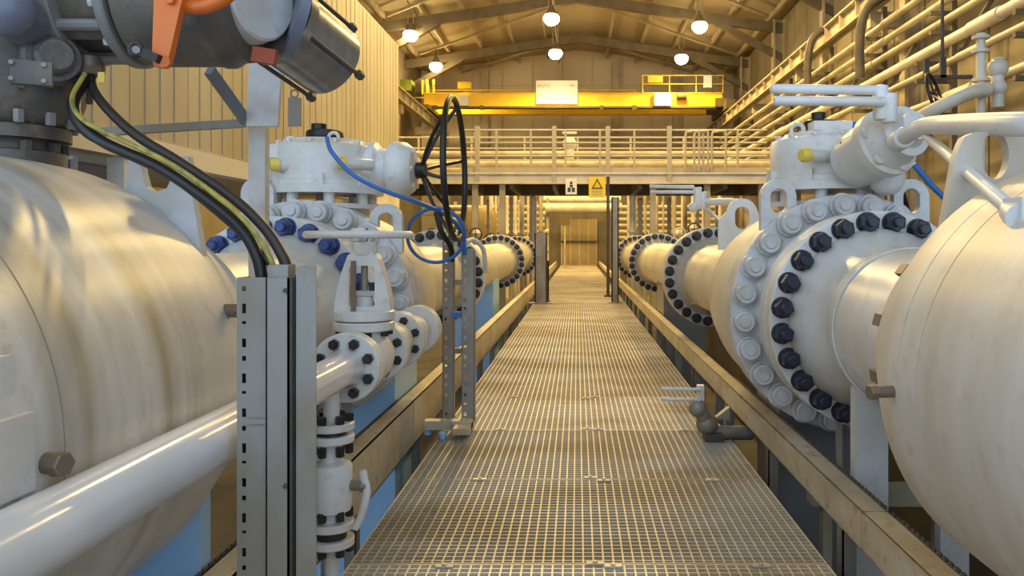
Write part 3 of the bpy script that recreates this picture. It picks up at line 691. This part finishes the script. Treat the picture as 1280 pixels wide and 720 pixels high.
for px in (98, 163):
    for k in range(10):
        a = 2*PI*(k+.6)/10; q = Vector((ax_x(px), 1.95+.153*math.cos(a), zc+.153*math.sin(a))); mk('bolt', G().hexnut(q, (-1, 0, 0), .011, .014), 'grey_white', t)
for k in range(8):
    a = 2*PI*(k+.1)/8; mk('rib', G().box((ax_x(134), 1.95+.143*math.cos(a), zc+.143*math.sin(a)), (.10, .014, .035), Matrix.Rotation(a, 3, 'X')), 'actuator_grey', t)
p = at(40, 92, 1.72); mk('terminal_cover', G().box(p, (.075, .03, .05), Matrix.Rotation(.5, 3, 'Z')), 'actuator_grey', t)
for dx_ in (-.028, .028):
    for dz in (-.017, .017): mk('screw', G().cyl(p+Vector((dx_*.9, -.014+dx_*.5, dz)), p+Vector((dx_*.9+.006, -.024+dx_*.5, dz)), .005, n=8), 'galv', t)
p = at(128, 98, 1.9); mk('cable_gland', G().rcyl(at(112, 70, 1.92), at(112, 92, 1.92), .022, .004).hexnut(at(112, 84, 1.92), (0, 0, -1), .028, .02).rcyl(at(122, 72, 1.97), at(120, 92, 1.96), .02, .004), 'brass', t)
mk('tag', G().bb(at(122, 90, 1.88), at(131, 103, 1.882)), 'yellow_cap', t, 'small yellow tag')
# lever, link and hand ring
def q2(px, py, d=1.72): z = at(px, py, d); return (z.x, z.z)
D2 = 1.72
lv = mk('lever', G().plate([q2(197, -40), q2(238, -40), q2(231, 0), q2(213, 78), q2(208, 85), q2(196, 84), q2(193, 77)], (0, D2, 0), (1, 0, 0), (0, 0, 1), .022), 'orange', t, 'orange steel lever')
mk('pivot', G().hexnut(at(215, 1, D2-.01), (0, -1, 0), .010, .012).cyl(at(203, 76, D2-.005), at(203, 76, D2-.02), .014, n=14), 'orange', lv)
mk('link', G().bar(at(199, 74, D2-.03), at(172, 63, D2-.03), .018, .018).ring(at(170, 62, D2-.03), (0, 1, 0), .012, .006, 20, 8), 'rubber', t, 'black link rod with ring end')
mk('link_pin', G().cyl(at(170, 62, D2-.02), at(170, 62, D2-.045), .008, n=12), 'galv', t)
mk('hand_ring', G().ring(at(248, -58, 1.74), (.15, 1, 0), .117, .016, 48, 12), 'orange', t, 'orange hand ring')

# bracket by the actuator
t = thing('support_bracket', 'pale grey bracket post with braces under the actuator motor', 'bracket', (-1.065, 2.68, .9))
mk('post', G().bb((-1.095, 2.66, .93), (-1.040, 2.70, 1.50)), 'grey_white', t)
mk('head_plate', G().plate([q2(313, 70, 2.62), q2(354, 70, 2.62), q2(348, 158, 2.62), q2(309, 158, 2.62)], (0, 2.62, 0), (1, 0, 0), (0, 0, 1), .02), 'grey_white', t)
mk('tie_bar', G().bar(at(308, 154, 2.64), at(110, 166, 2.5), .03, .025), 'galv', t)
mk('brace', G().bar(at(308, 152, 2.63), at(262, 88, 2.45), .025, .03), 'actuator_blue', t)
mk('tag', G().bb(at(360, 122, 2.6), at(376, 158, 2.6)+Vector((0, .008, 0))).ring(at(368, 117, 2.604), (0, 1, 0), .012, .003, 16, 6), 'galv', t)

# ------------------------------------------------------------------ second slotted stand with cables
D3 = 4.62
t = thing('cable_stand', 'galvanised stand of two slotted uprights at the left edge of the walkway', 'cable stand', (pxx(573, D3), D3, 0))
for (a, b) in ((553, 567), (577, 593)):
    g = slotted(G(), pxx(a, D3), pxx(b, D3), .06, 1.11 if a < 570 else 1.06, D3, .004, pxx(a+2.5, D3), pxx(a+6, D3), .055, (.022, .012))
    g.bb((pxx(a, D3), D3, .06), (pxx(a, D3)+.004, D3+.06, 1.05)).bb((pxx(b, D3)-.004, D3, .06), (pxx(b, D3), D3+.06, 1.05))
    mk('upright', g, 'galv', t)
mk('foot_channel', G().bb((pxx(534, D3), D3-.10, .035), (pxx(592, D3), D3-.03, .085)).bb((pxx(573, D3), D3-.22, .035), (pxx(592, D3), D3+.12, .07)), 'galv_rail', t)
for px in (537, 559, 586): mk('foot', G().rcyl((pxx(px, D3), D3-.16 if px == 559 else D3-.06, 0), (pxx(px, D3), D3-.16 if px == 559 else D3-.06, .04), .022, .004), 'pale_blue', t, 'blue foot')
for z in (.45, .85): mk('rung', G().bb((pxx(567, D3), D3+.02, z), (pxx(577, D3), D3+.05, z+.03)), 'galv', t)
mk('cable_clip', G().box(at(571, 393, D3-.01), (.05, .03, .03)), 'blue_cable', t)
cable('blue_cable', [at(409, 172, 4.05), at(415, 190, 4.0), at(440, 217, 3.98), at(475, 236, 4.0), at(520, 252, 4.1), at(552, 266, 4.3), at(572, 282, 4.45), at(579, 300, 4.58), at(581, 318, 4.62)], .012, 'blue_cable', 'thick blue cable drooping from the left gear drum to the slotted stand')
lp_ = [at(545+36*math.cos(a), 294+34*math.sin(a), 4.35+.1*math.sin(a)) for a in [(-1.9+2*PI*k/16) for k in range(16)]]
solo('cable_loop', G().tube(catmull(lp_+[lp_[0]], 3)[:-1], .010, 10, True), 'blue_cable', 'round coil of dark blue cable hanging beside the black handwheel', 'cable')
cable('hose', [at(545, 265, 4.5), at(552, 290, 4.5), at(563, 308, 4.55), at(565, 325, 4.62)], .016, 'rubber', 'black hose dropping into the slotted stand under the handwheel')
cable('hose', [at(583, 303, 4.64), at(592, 300, 4.72), at(604, 312, 4.8), at(607, 340, 4.9)], .014, 'white_paint', 'white hose arching over the top of the slotted stand')

# ------------------------------------------------------------------ small T handle valve on the right edge of the walkway
t = thing('floor_valve', 'small dusty grey valve with two handle bars lying at the right walkway edge', 'valve', (.75, 4.4, 0))
mk('body', G().rcyl(at(884, 541, 4.45)+Vector((0, 0, 0)), at(940, 541, 4.5), .040, .01).sphere(at(884, 530, 4.44), .062, 20).rcyl(at(884, 530, 4.44), at(872, 505, 4.4), .042, .01).sphere(at(872, 510, 4.4), .05, 16), 'galv', t)
for py in (486, 499): mk('handle_bar', G().rcyl(at(876, py+1, 4.38), at(826, py, 4.38), .010, .003, 12), 'white_paint', t)
mk('handle_post', G().bb(at(872, 482, 4.40), at(879, 512, 4.44)), 'white_paint', t)
mk('wedge', G().plate([q2(893, 522, 4.5), q2(911, 508, 4.5), q2(911, 524, 4.5)], (0, 4.5, 0), (1, 0, 0), (0, 0, 1), .05), 'galv', t)
mk('foot', G().bb((.70, 4.38, 0.001), (.80, 4.5, .045)), 'dark_steel', t)

# ------------------------------------------------------------------ enclosure on the left with panel front
EX = -3.36; E0, E1, EZ0, EZ1 = 2.4, 15.0, 1.90, 4.78
en = thing('acoustic_enclosure', 'huge raised box enclosure with ribbed golden cream panels on the left', 'enclosure', (-4.5, 8, PIT))
mk('core', G().bb((-6.2, E0, EZ0), (EX-.03, E1-.02, EZ1-.02)), 'panel_gold', en)
y = E0; n_ = 0
while y < E1-.1:
    y2 = min(E1, y+.9)
    g = G().bb((EX-.03, y+.006, EZ0), (EX, y2-.006, EZ1))
    for k in range(1, 4): 
        yy = y+(y2-y)*k/4; g.bb((EX, yy-.012, EZ0+.03), (EX+.006, yy+.012, EZ1-.03))
    mk('panel', g, 'panel_gold', en); y = y2
mk('end_panel', G().bb((-6.2, E0-.03, EZ0), (EX, E0, EZ1)), 'panel_gold', en)
mk('base_beam', G().bb((EX-.14, E0, EZ0-.175), (EX+.02, E1, EZ0)), 'white_beam', en)
for yy in (3.0, 6.0, 9.0, 12.0, 14.8): mk('leg', G().bb((EX-.13, yy-.07, PIT), (EX+.0, yy+.07, EZ0-.175)), 'white_beam', en)
gl = thing('glazed_screen', 'dark blue glazed screen under the raised enclosure behind the left vessel', 'screen', (EX-.3, 6, PIT))
for yy in [2.4+k*.85 for k in range(5)]:
    mk('pane', G().bb((EX-.32, yy+.03, .2), (EX-.30, yy+.82, 1.69)), 'window_blue', gl)
    mk('mullion', G().bb((EX-.34, yy-.03, PIT), (EX-.28, yy+.03, 1.72)), 'grey_white', gl)
mk('sill', G().bb((EX-.36, 2.4, PIT), (EX-.26, 6.65, .2)), 'grey_paint', gl)

# ------------------------------------------------------------------ platform with railings
PD = 19.0
pf = thing('mezzanine_platform', 'cream steel platform with railings crossing the hall over the walkway', 'platform', (1.5, PD, 0))
PX0, PX1 = -6.0, 5.9
mk('deck_beam', G().bb((PX0, PD, 2.47), (PX1, PD+.08, 2.74)).bb((PX0, PD-.06, 2.70), (PX1, PD+.1, 2.74)).bb((PX0, PD-.06, 2.47), (PX1, PD+.1, 2.50)), 'white_beam', pf)
mk('deck', G().bb((PX0, PD+.1, 2.66), (PX1, PD+3.0, 2.72)), 'steelwork', pf)
for k in range(12): mk('joist', G().bb((PX0+.3+k*1.02, PD+.1, 2.36), (PX0+.4+k*1.02, PD+3.0, 2.66)), 'rafter_steel', pf)
mk('rear_beam', G().bb((PX0, PD+2.9, 2.36), (PX1, PD+3.0, 2.66)), 'rafter_steel', pf)
def railing(y, x0, x1, zt, step, big=()):
    for z in (zt, zt-.30, zt-.62): mk('rail', G().cyl((x0, y, z), (x1, y, z), .024, n=10), 'rail_cream', pf)
    mk('toe_board', G().bb((x0, y-.01, 2.74), (x1, y+.01, 2.86)), 'rail_cream', pf)
    x = x0
    while x <= x1: mk('baluster', G().bb((x-.025, y-.025, 2.72), (x+.025, y+.025, zt)), 'rail_cream', pf); x += step
railing(PD+.03, -2.75, 4.5, 3.75, .82)
railing(PD+2.9, -5.8, 5.8, 3.95, 1.45)
for px in (597, 693, 760, 837): mk('post', G().bb((pxx(px-3, PD), PD-.05, 2.50), (pxx(px+2.5, PD), PD+.05, 3.84)), 'rail_cream', pf)
# gate hoops on the right half
for px in (857, 868, 890): mk('hoop', G().tube(catmull([at(px, 214, PD-.05), at(px, 170, PD-.05), at(px+5, 165, PD-.05), at(px+14, 164, PD-.05), at(px+17, 168, PD-.05), at(px+17, 214, PD-.05)], 4), .03, 8), 'rail_cream', pf)
for x in (-2.45, -1.80, 1.80, 3.1, 4.4): mk('column', G().bb((x-.07, PD+.1, PIT), (x+.07, PD+.24, 2.47)), 'steelwork', pf)
# pipes lying on the platform behind the railing
for z, y, r in ((3.05, PD+1.2, .09), (3.35, PD+1.5, .07), (2.95, PD+1.9, .10)):
    solo('pipe_run', G().cyl((-5.5, y, z), (5.2, y, z), r, n=16), 'rack_pipe', {3.05: 'cream pipe lying low behind the platform railing', 3.35: 'thin cream pipe at mid height behind the platform railing', 2.95: 'thickest cream pipe at the back of the platform deck'}[z], 'pipe')
solo('valve_block', G().rcyl(at(712, 200, PD+.6), at(712, 172, PD+.6), .12, .03).sphere(at(712, 180, PD+.6), .17, 14).box(at(712, 166, PD+.6), (.35, .1, .05)), 'white_paint', 'small pale valve standing on the platform behind the railing', 'valve')
# signs hung on the deck beam
t = thing('warning_sign', 'yellow warning sign with a triangle hanging from the platform edge', 'sign', at(747, 247, PD-.12))
mk('board', G().bb(at(736, 247, PD-.085), at(757, 221, PD-.061)), 'sign_yellow', t)
a, b, c = at(746.5, 224, PD-.09), at(752.5, 235, PD-.09), at(740.5, 235, PD-.09)
mk('triangle', G().tube([a, b, c], .022, 6, True), 'ink', t)
for py in (239, 242): mk('lettering', G().bb(at(740, py, PD-.09), at(753, py+1.2, PD-.086)), 'ink_pale', t)
t = thing('safety_sign', 'small white safety sign with dark pictogram beside the yellow sign', 'sign', at(714, 243, PD-.12))
mk('board', G().bb(at(707, 243, PD-.085), at(721, 223, PD-.061)), 'sign_white', t)
mk('pictogram', G().sphere(at(714, 228.5, PD-.08), .035, 12).bb(at(712, 234, PD-.09), at(716, 231, PD-.086)).bb(at(709.5, 240, PD-.09), at(713.3, 234.5, PD-.086)).bb(at(714.6, 240, PD-.09), at(718.6, 234.5, PD-.086)), 'ink', t)

# ------------------------------------------------------------------ overhead crane
CD = 35.0
cr_ = thing('overhead_crane', 'yellow overhead travelling crane spanning the far end of the hall', 'crane', (0, CD, 6.5))
zt, zb = at(0, 116, CD).z, at(0, 134, CD).z
mk('girder', G().bb((-6.72, CD, zb), (at(903, 0, CD).x, CD+.5, zt)).bb((-6.72, CD-.06, zt-.03), (at(903, 0, CD).x, CD+.56, zt)).bb((-6.72, CD-.06, zb), (at(903, 0, CD).x, CD+.56, zb+.03)), 'crane_yellow', cr_)
mk('girder', G().bb((-6.72, CD+1.6, at(0, 142.5, CD+1.6).z), (at(890, 0, CD).x, CD+2.1, at(0, 128, CD+1.6).z)), 'crane_yellow', cr_)
mk('end_carriage', G().bb((6.35, CD-.8, 6.80), (6.75, CD+2.9, 7.20)).bb((6.0, CD-.2, 7.0), (6.5, CD+2.3, 7.35)), 'crane_dark', cr_)
mk('end_carriage', G().bb((-6.75, CD-.8, 6.80), (-6.35, CD+2.9, 6.97)), 'crane_dark', cr_)
mk('cable_track', G().bb((-6.2, CD-.16, zb-.06), (6.0, CD-.08, zb+.02)), 'crane_dark', cr_)
for px, wd in ((537, 10), (600, 4), (790, 6), (750, 4)): mk('festoon', G().bb(at(px, 137, CD-.2), at(px+wd, 132, CD-.1)), 'crane_dark', cr_)
g = G()
def hr(x0, x1, y, z0, z1, step):
    for z in (z1, (z0+z1)/2): mk('hand_rail', G().cyl((x0, y, z), (x1, y, z), .025, n=8), 'crane_yellow', cr_)
    x = x0
    while x < x1+.01: mk('rail_post', G().cyl((x, y, z0), (x, y, z1), .022, n=8), 'crane_yellow', cr_); x += step
hr(pxx(803, CD), pxx(904, CD), CD-.1, zt, at(0, 95, CD).z, 1.17)
hr(pxx(500, CD), pxx(800, CD), CD+2.0, zt-.2, at(0, 102, CD).z, 2.6)
mk('panel_box', G().bb(at(818, 132, CD-.25), at(838, 117, CD-.01)), 'sign_white', cr_)
mk('panel_box', G().bb(at(810, 103, CD-.2), at(828, 96, CD-.02)), 'sign_yellow', cr_)
mk('panel_box', G().bb(at(880, 109, CD-.2), at(889, 95, CD-.02)), 'sign_white', cr_)
mk('hoist_motor', G().rcyl(at(846, 120, CD-.2), at(858, 120, CD-.2), .16, .03), 'crane_dark', cr_)
mk('panel_box', G().bb(at(573, 132, CD-.2), at(586, 120, CD-.01)), 'sign_white', cr_)
mk('trolley_box', G().bb(at(498, 113, CD+.1), at(519, 104, CD+.9)), 'green_box', cr_, 'green box on the trolley')
mk('trolley_box', G().bb(at(519, 115, CD+.1), at(537, 106, CD+.9)), 'crane_dark', cr_)
for px in (527, 533, 541): mk('rail_post', G().bb(at(px, 118, CD), at(px+2, 100, CD+.07)), 'crane_yellow', cr_)
mk('panel_box', G().bb(at(572, 110, CD), at(590, 104, CD+.3)), 'sign_yellow', cr_)
sg = mk('sign_board', G().bb(at(670, 130, CD-.12), at(722, 101, CD-.06)), 'sign_white', cr_, 'white name board with faint lettering')
def text(s, p, size, m, parent):
    c = bpy.data.curves.new('lettering', 'FONT'); c.body = s; c.size = size; c.extrude = .004
    tmp = bpy.data.objects.new('tmp', c); COL.objects.link(tmp)
    dg = bpy.context.evaluated_depsgraph_get(); me = bpy.data.meshes.new_from_object(tmp.evaluated_get(dg))
    bpy.data.objects.remove(tmp); me.materials.clear(); me.materials.append(MATS[m])
    return put('lettering', me, p, parent, rot=(PI/2, 0, 0))
text('PWTS', at(671.5, 110, CD-.125), .22, 'ink_pale', sg)
for (x0, x1, y0) in ((673, 679, 118), (689, 693, 118), (705, 708, 117), (711, 719, 117), (712, 718, 106)):
    mk('lettering', G().bb(at(x0, y0+1.6, CD-.125), at(x1, y0, CD-.122)), 'ink_pale', sg)
# runway beams
def runway(sx, label):
    t = thing('crane_runway', label, 'beam', (sx*6.55, 20, 6.3))
    x = sx*6.55; z0, z1 = 6.25, 6.72
    mk('beam', G().bb((x-.14, 6, z0), (x+.14, YF-.4, z0+.04)).bb((x-.14, 6, z1-.04), (x+.14, YF-.4, z1)).bb((x-.015, 6, z0), (x+.015, YF-.4, z1)), 'steelwork', t)
    mk('crane_rail', G().bb((x-.03, 6, z1), (x+.03, YF-.4, z1+.07)), 'dark_steel', t)
    for k in range(28): mk('stiffener', G().bb((x-.12, 7+k*1.15, z0+.04), (x+.12, 7.04+k*1.15, z1-.04)), 'steelwork', t)
    mk('conductor_rail', G().bb((x+sx*.25, 6, z1+.22), (x+sx*.30, YF-.4, z1+.27)), 'steelwork', t)
    for k in range(14): mk('conductor_arm', G().bb((x+sx*.11, 8+k*2.3, z1), (x+sx*.30, 8.06+k*2.3, z1+.23)), 'rafter_steel', t)
    for yy in (12, 18, 24, 30, 36): mk('corbel', G().bb((min(x, sx*HX-sx*.5), yy-.1, z0-.35), (max(x, sx*HX-sx*.5), yy+.1, z0)), 'steelwork', t)
runway(1, 'cream crane runway beam along the right wall')
runway(-1, 'cream crane runway beam along the left wall')

# ------------------------------------------------------------------ high bay lamps
LZ = 8.8
first = None
LABS = {(-6.2, 29.7): 'lit high bay lamp, left row, nearer one', (-6.2, 35.0): 'lit high bay lamp, left row, farther one above the crane', (-.9, 27.5): 'lit high bay lamp, middle row, nearer one at the top of the frame',
        (-.9, 32.6): 'lit high bay lamp, middle row, farther one over the crane name board', (4.35, 28.5): 'lit high bay lamp, right row, nearer one', (4.35, 33.5): 'lit high bay lamp, right row, farther one'}
hm = shared('lamp_hood', lambda: G().lathe([(.10, .16), (.08, .23), (.11, .24), (.20, .17), (.30, .10), (.42, .08), (.42, 0)], axis=(0, 0, 1), n=28), 'lamp_housing')
bm_ = shared('lamp_bulb', lambda: G().lathe([(-.28, 0), (-.26, .11), (-.20, .20), (-.10, .27), (.0, .28), (.08, .23), (.13, .14), (.15, 0)], axis=(0, 0, 1), n=24), 'lamp_glow')
rows = [(-6.2, [29.7, 35.0, 24.4, 19.1]), (-.9, [27.5, 32.6, 22.3, 17.2, 12.1]), (4.35, [28.5, 33.5, 23.4, 18.3, 13.2])]
for x, ys in rows:
    for yy in ys:
        t = thing('high_bay_lamp', LABS.get((x, yy), 'lit high bay lamp of the hall roof, above the frame'), 'lamp', (x, yy, LZ-.12), 'high bay lamps')
        put('hood', hm, (x, yy, LZ), t); put('bulb', bm_, (x, yy, LZ), t)
        mk('hanger', G().cyl((x-.1, yy, LZ+.4), (x-.1, yy, roofz(x)-.05), .018, n=6).cyl((x+.1, yy, LZ+.4), (x+.1, yy, roofz(x)-.05), .018, n=6).box((x, yy, LZ+.41), (.26, .04, .03)), 'steelwork', t)
        ld = bpy.data.lights.new('lamp_light', 'SPOT'); ld.spot_size = math.radians(156); ld.spot_blend = .35; ld.energy = LAMP_POWER; ld.color = LAMP_COLOR; ld.shadow_soft_size = .22
        lo = put('lamp_light', ld, (x, yy, LZ-.36), t)
for x in (-6.2, -.9, 4.35):
    mk('lamp_rail', G().cyl((x, 12, LZ+1.0), (x, 39, LZ+1.0), .03, n=8), 'steelwork', ce)

# ------------------------------------------------------------------ pipe rack along the right wall
PXW = 6.45
rack = [(1.41, .10, 'highest cream pipe of the right wall pipe rack'), (1.53, .10, 'second highest cream pipe of the right wall pipe rack'), (1.665, .105, 'third cream pipe from the top of the right wall pipe rack'),
        (1.85, .13, 'bright thick cream pipe of the right wall pipe rack'), (2.07, .09, 'thin cream pipe below the bright thick one on the right wall'), (2.56, .11, 'lowest cream pipe of the right wall pipe rack')]
for i, (ra, r, lab) in enumerate(rack):
    z = EYE+PXW/ra; x = PXW-(.0 if i < 3 else .25)
    z = EYE+x/ra
    t = thing('rack_pipe', lab, 'pipe', (x, 20, z-r))
    r *= .68; mk('pipe', G().cyl((x, 8.5 if i < 4 else 9.5, z), (x, 36, z), r, n=20), 'cream_pipe' if i == 3 else 'rack_pipe', t)
    for yy in (10.5+i*.4, 16+i*.7, 24): mk('sleeve', G().cyl((x, yy, z), (x, yy+.9, z), r*1.22, n=20), 'cream_pipe' if i == 3 else 'rack_pipe', t)
for i, yy in enumerate((11.0, 14.2, 17.4, 21, 25, 30)):
    t = thing('pipe_rack_frame', 'dark bracket frame carrying the right wall pipes, %s' % ('nearest of all', 'second nearest', 'third nearest', 'third farthest', 'second farthest', 'farthest of all')[i], 'bracket', (6.5, yy, 2.9), 'pipe rack frames')
    mk('upright', G().bb((6.62, yy-.05, PIT), (6.72, yy+.05, 6.2)), 'rafter_steel', t)
    for (ra, r, _) in rack: 
        x = PXW-(.0 if r in (.10, .105) else .25); z = EYE+x/ra-r-.05
        mk('arm', G().bb((x-.2, yy-.04, z-.05), (6.62, yy+.04, z+.02)), 'rafter_steel', t)
    mk('diagonal', G().bar((6.65, yy, 4.2), (7.35, yy, 5.4), .08, .08), 'rafter_steel', t)
# wall ducts and hoppers behind the rack
for i, (px, py, d) in enumerate(((1075, 45, 17), (1010, 75, 21))):
    p = at(px, py, d); solo('wall_duct', G().tube(catmull([p+Vector((0, 0, -.9)), p+Vector((0, 0, 0)), p+Vector((.15, 0, .6)), p+Vector((.6, 0, .9))], 5), .10, 14), 'dark_steel', ('dark bent duct on the right wall, nearer one', 'dark bent duct on the right wall, farther one')[i], 'duct')
# vertical valve pipe and handwheel at the upper right
t = thing('riser_pipe', 'cream riser pipe with flanges at the upper right in front of the rack', 'pipe', (at(1226, 140, 8).x, 8, PIT))
x = at(1226, 0, 8).x
mk('pipe', G().cyl((x, 8, PIT), (x, 8, at(0, 42, 8).z), .045, n=16), 'cream_pipe', t)
for py in (45, 62, 98, 112): mk('flange', G().cyl((x, 8, at(0, py, 8).z), (x, 8, at(0, py+4, 8).z), .085, n=20), 'cream_pipe', t)
mk('side_body', G().rcyl((x+.17, 8, at(0, 135, 8).z), (x+.17, 8, at(0, 72, 8).z), .06, .02).sphere((x+.17, 8, at(0, 85, 8).z), .10, 16).sphere((x+.17, 8, at(0, 110, 8).z), .09, 16), 'cream_pipe', t)
mk('elbow_pipe', G().tube(catmull([at(1236, 112, 7.9), at(1212, 116, 7.9), at(1180, 131, 8.0), at(1140, 152, 8.2)], 6), .07, 14), 'cream_pipe', t)
t = thing('rack_handwheel', 'dark handwheel hanging in front of the right wall pipes', 'handwheel', at(1168, 135, 8.5))
c = at(1168, 118, 8.5); mk('rim', G().ring(c, (.75, -.6, .25), .23, .018, 40, 8), 'rubber', t)
d, u, v = basis((.75, -.6, .25))
for k in range(5):
    a = 2*PI*k/5; mk('spoke', G().cyl(c, c+(u*math.cos(a)+v*math.sin(a))*.23, .012, n=6), 'rubber', t)
mk('stem', G().cyl(c, at(1183, 131, 8.0), .02, n=8), 'rubber', t)
t = thing('dark_strut_frame', 'dark strut frame above the handwheel on the right', 'frame', at(1158, 95, 9))
mk('strut', G().bb(at(1156, 97, 9), at(1160, 76, 9.04)), 'dark_steel', t); mk('strut', G().bb(at(1176, 97, 9), at(1181, 72, 9.04)), 'dark_steel', t); mk('strut', G().bb(at(1154, 98, 9), at(1214, 94.5, 9.04)), 'dark_steel', t)
mk('hanger', G().cyl(at(1178, 74, 9.02), Vector((at(1178, 74, 9.02).x, 9.02, roofz(4.1)-.0)), .02, n=6), 'dark_steel', t)

# hoses behind the right gear drum
cable('hose', [at(1120, 215, 4.6), at(1128, 245, 4.7), at(1138, 285, 4.8), at(1140, 330, 4.8)], .022, 'rubber', 'black hose behind the right gear drum')
cable('hose', [at(1142, 205, 4.7), at(1165, 232, 4.7), at(1190, 258, 4.7), at(1215, 300, 4.7)], .018, 'blue_cable', 'dark blue hose slanting behind the right lifting lug')

# ------------------------------------------------------------------ posts by the walkway farther along
def strut_post(px, d, z1, wd, m, label):
    x = pxx(px, d); t = thing('strut_post', label, 'post', (x, d, -.0))
    mk('post', G().bb((x-wd/2, d, 0), (x+wd/2, d+.02, z1)).bb((x-wd/2, d, 0), (x-wd/2+.02, d+.10, z1)).bb((x+wd/2-.02, d, 0), (x+wd/2, d+.10, z1)), m, t)
    mk('foot_plate', G().bb((x-wd, d-.08, 0), (x+wd, d+.16, .015)), m, t)
strut_post(676, 14.2, 1.25, .22, 'galv', 'galvanised channel post at the left walkway edge near the platform')
strut_post(684, 14.6, .75, .06, 'dark_steel', 'short dark post just behind the galvanised post on the left')
strut_post(769, 14.4, 1.9, .13, 'galv', 'galvanised channel post at the right walkway edge near the platform')
solo('rod_post', G().cyl((pxx(760, 16), 16, 0), (pxx(760, 16), 16, 2.4), .03, n=10).cyl((pxx(760, 16), 16, 0), (pxx(760, 16), 16, .03), .08), 'dark_steel', 'thin dark pole standing under the yellow sign', 'post')

# ------------------------------------------------------------------ pipework under and beyond the platform
for side, (a, b) in (('left', (590, 690)), ('right', (775, 905))):
    for k in range(18):
        px = a+(b-a)*(k+.5)/18+random.uniform(-2, 2); d = 20+.52*((k*7) % 18); x = pxx(px, d)
        if abs(x) < 1.12: x = math.copysign(1.12+random.random()*.4, x)
        z1 = 2.2 if d < 22.6 else random.uniform(2.5, 3.2); r = random.uniform(.03, .075)
        g = G().cyl((x, d, PIT), (x, d, z1), r, n=12)
        for z in (random.uniform(.6, 1.0), random.uniform(1.2, 1.5)): g.cyl((x, d, z), (x, d, z+.06), r*1.8, n=14)
        g.sphere((x, d, z1), r*1.2, 12)
        solo('riser', g, random.choice(['cream_pipe', 'cream_pipe', 'rack_pipe']), 'flanged riser pipe in the %s pipework under the platform' % side, 'pipe', '%s risers under the platform' % side)
    for k in range(9):
        z = .55+k*.23; d = 30; x0, x1 = (-4.8, -1.12-random.random()*.2) if side == 'left' else (1.22+random.random()*.3, 5.2)
        solo('cross_pipe', G().cyl((x0, d, z), (x1, d, z), .075, n=12).cyl((x1-.05, d, z), (x1+.05, d, z), .11, n=12), 'rack_pipe', 'stacked horizontal pipe end in the %s pipework beyond the platform' % side, 'pipe', '%s stacked cross pipes' % side)
    for xx in (1.55, 3.2, 4.6):
        xx = xx if side == 'right' else -xx
        solo('stack_post', G().bb((xx-.05, 30.075, PIT), (xx+.05, 30.16, 2.6)), 'steelwork', 'upright post behind the stacked pipes of the %s pipework' % side, 'post', '%s stack posts' % side)
    for k in range(5):
        px = a+(b-a)*(k+.5)/5; d = 18.5+k*.15; x = pxx(px, d)
        x = math.copysign(1.98+.36*k, x)
        z = 1.15+.12*(k % 3); c = Vector((x, d-.3, z))
        t = thing('small_valve', 'small valve with round handwheel in the %s pipework under the platform' % side, 'valve', (x, d, PIT), '%s small valves' % side)
        mk('body', G().cyl((x, d, PIT), (x, d, z+.1), .06, n=14).sphere((x, d, z), .12, 14), 'cream_pipe', t)
        mk('stem', G().cyl((x, d, z), c, .02, n=8), 'galv', t)
        mk('handwheel', G().ring(c, (0, 1, 0), .14, .02, 28, 8).bar(c-Vector((.14, 0, 0)), c+Vector((.14, 0, 0)), .02, .02).bar(c-Vector((0, 0, .14)), c+Vector((0, 0, .14)), .02, .02), random.choice(['dark_steel', 'cream_pipe']), t)
# cross header over the door, box by the door
solo('header_pipe', G().cyl((-1.5, 34.5, 2.55), (1.9, 34.5, 2.55), .22, n=20).cyl((-1.5, 35.2, 2.95), (1.9, 35.2, 2.95), .16, n=16), 'cream_pipe', 'thick cream header pipes over the far door', 'pipe')
for xx in (-1.3, 1.75): solo('header_post', G().bb((xx-.06, 34.75, PIT), (xx+.06, 34.95, 3.0)).bb((xx-.06, 34.5, 2.28), (xx+.06, 34.95, 2.33)).bb((xx-.06, 34.75, 2.74), (xx+.06, 35.2, 2.79)), 'steelwork', 'steel post carrying the header pipes, %s of the far door' % ('left' if xx < 0 else 'right'), 'post')
t = thing('control_box', 'small dark brown box on a post left of the far door', 'box', (pxx(706, 33), 33, 0))
mk('box', G().bb((pxx(699, 33), 33, at(0, 281, 33).z), (pxx(713, 33), 33.2, at(0, 271, 33).z)), 'crane_dark', t)
mk('post', G().bb((pxx(705, 33), 33.05, 0), (pxx(707, 33), 33.12, at(0, 281, 33).z)), 'steelwork', t)
for k, (px, d) in enumerate(((600, 24),)):
    x = pxx(px, d); solo('tank', G().lathe([(1.0, 0), (1.0, .4), (1.1, .5), (1.95, .5), (2.1, .4), (2.15, 0)], (x, d, 0), (0, 0, 1), 28).cyl((x-.35, d, PIT), (x-.35, d, 1.1), .04, n=8).cyl((x+.35, d, PIT), (x+.35, d, 1.1), .04, n=8).cyl((x, d+.35, PIT), (x, d+.35, 1.1), .04, n=8), 'door_tan', ('tan upright tank under the platform, nearer the walkway', 'tan upright tank under the platform, farther left')[k], 'tank')
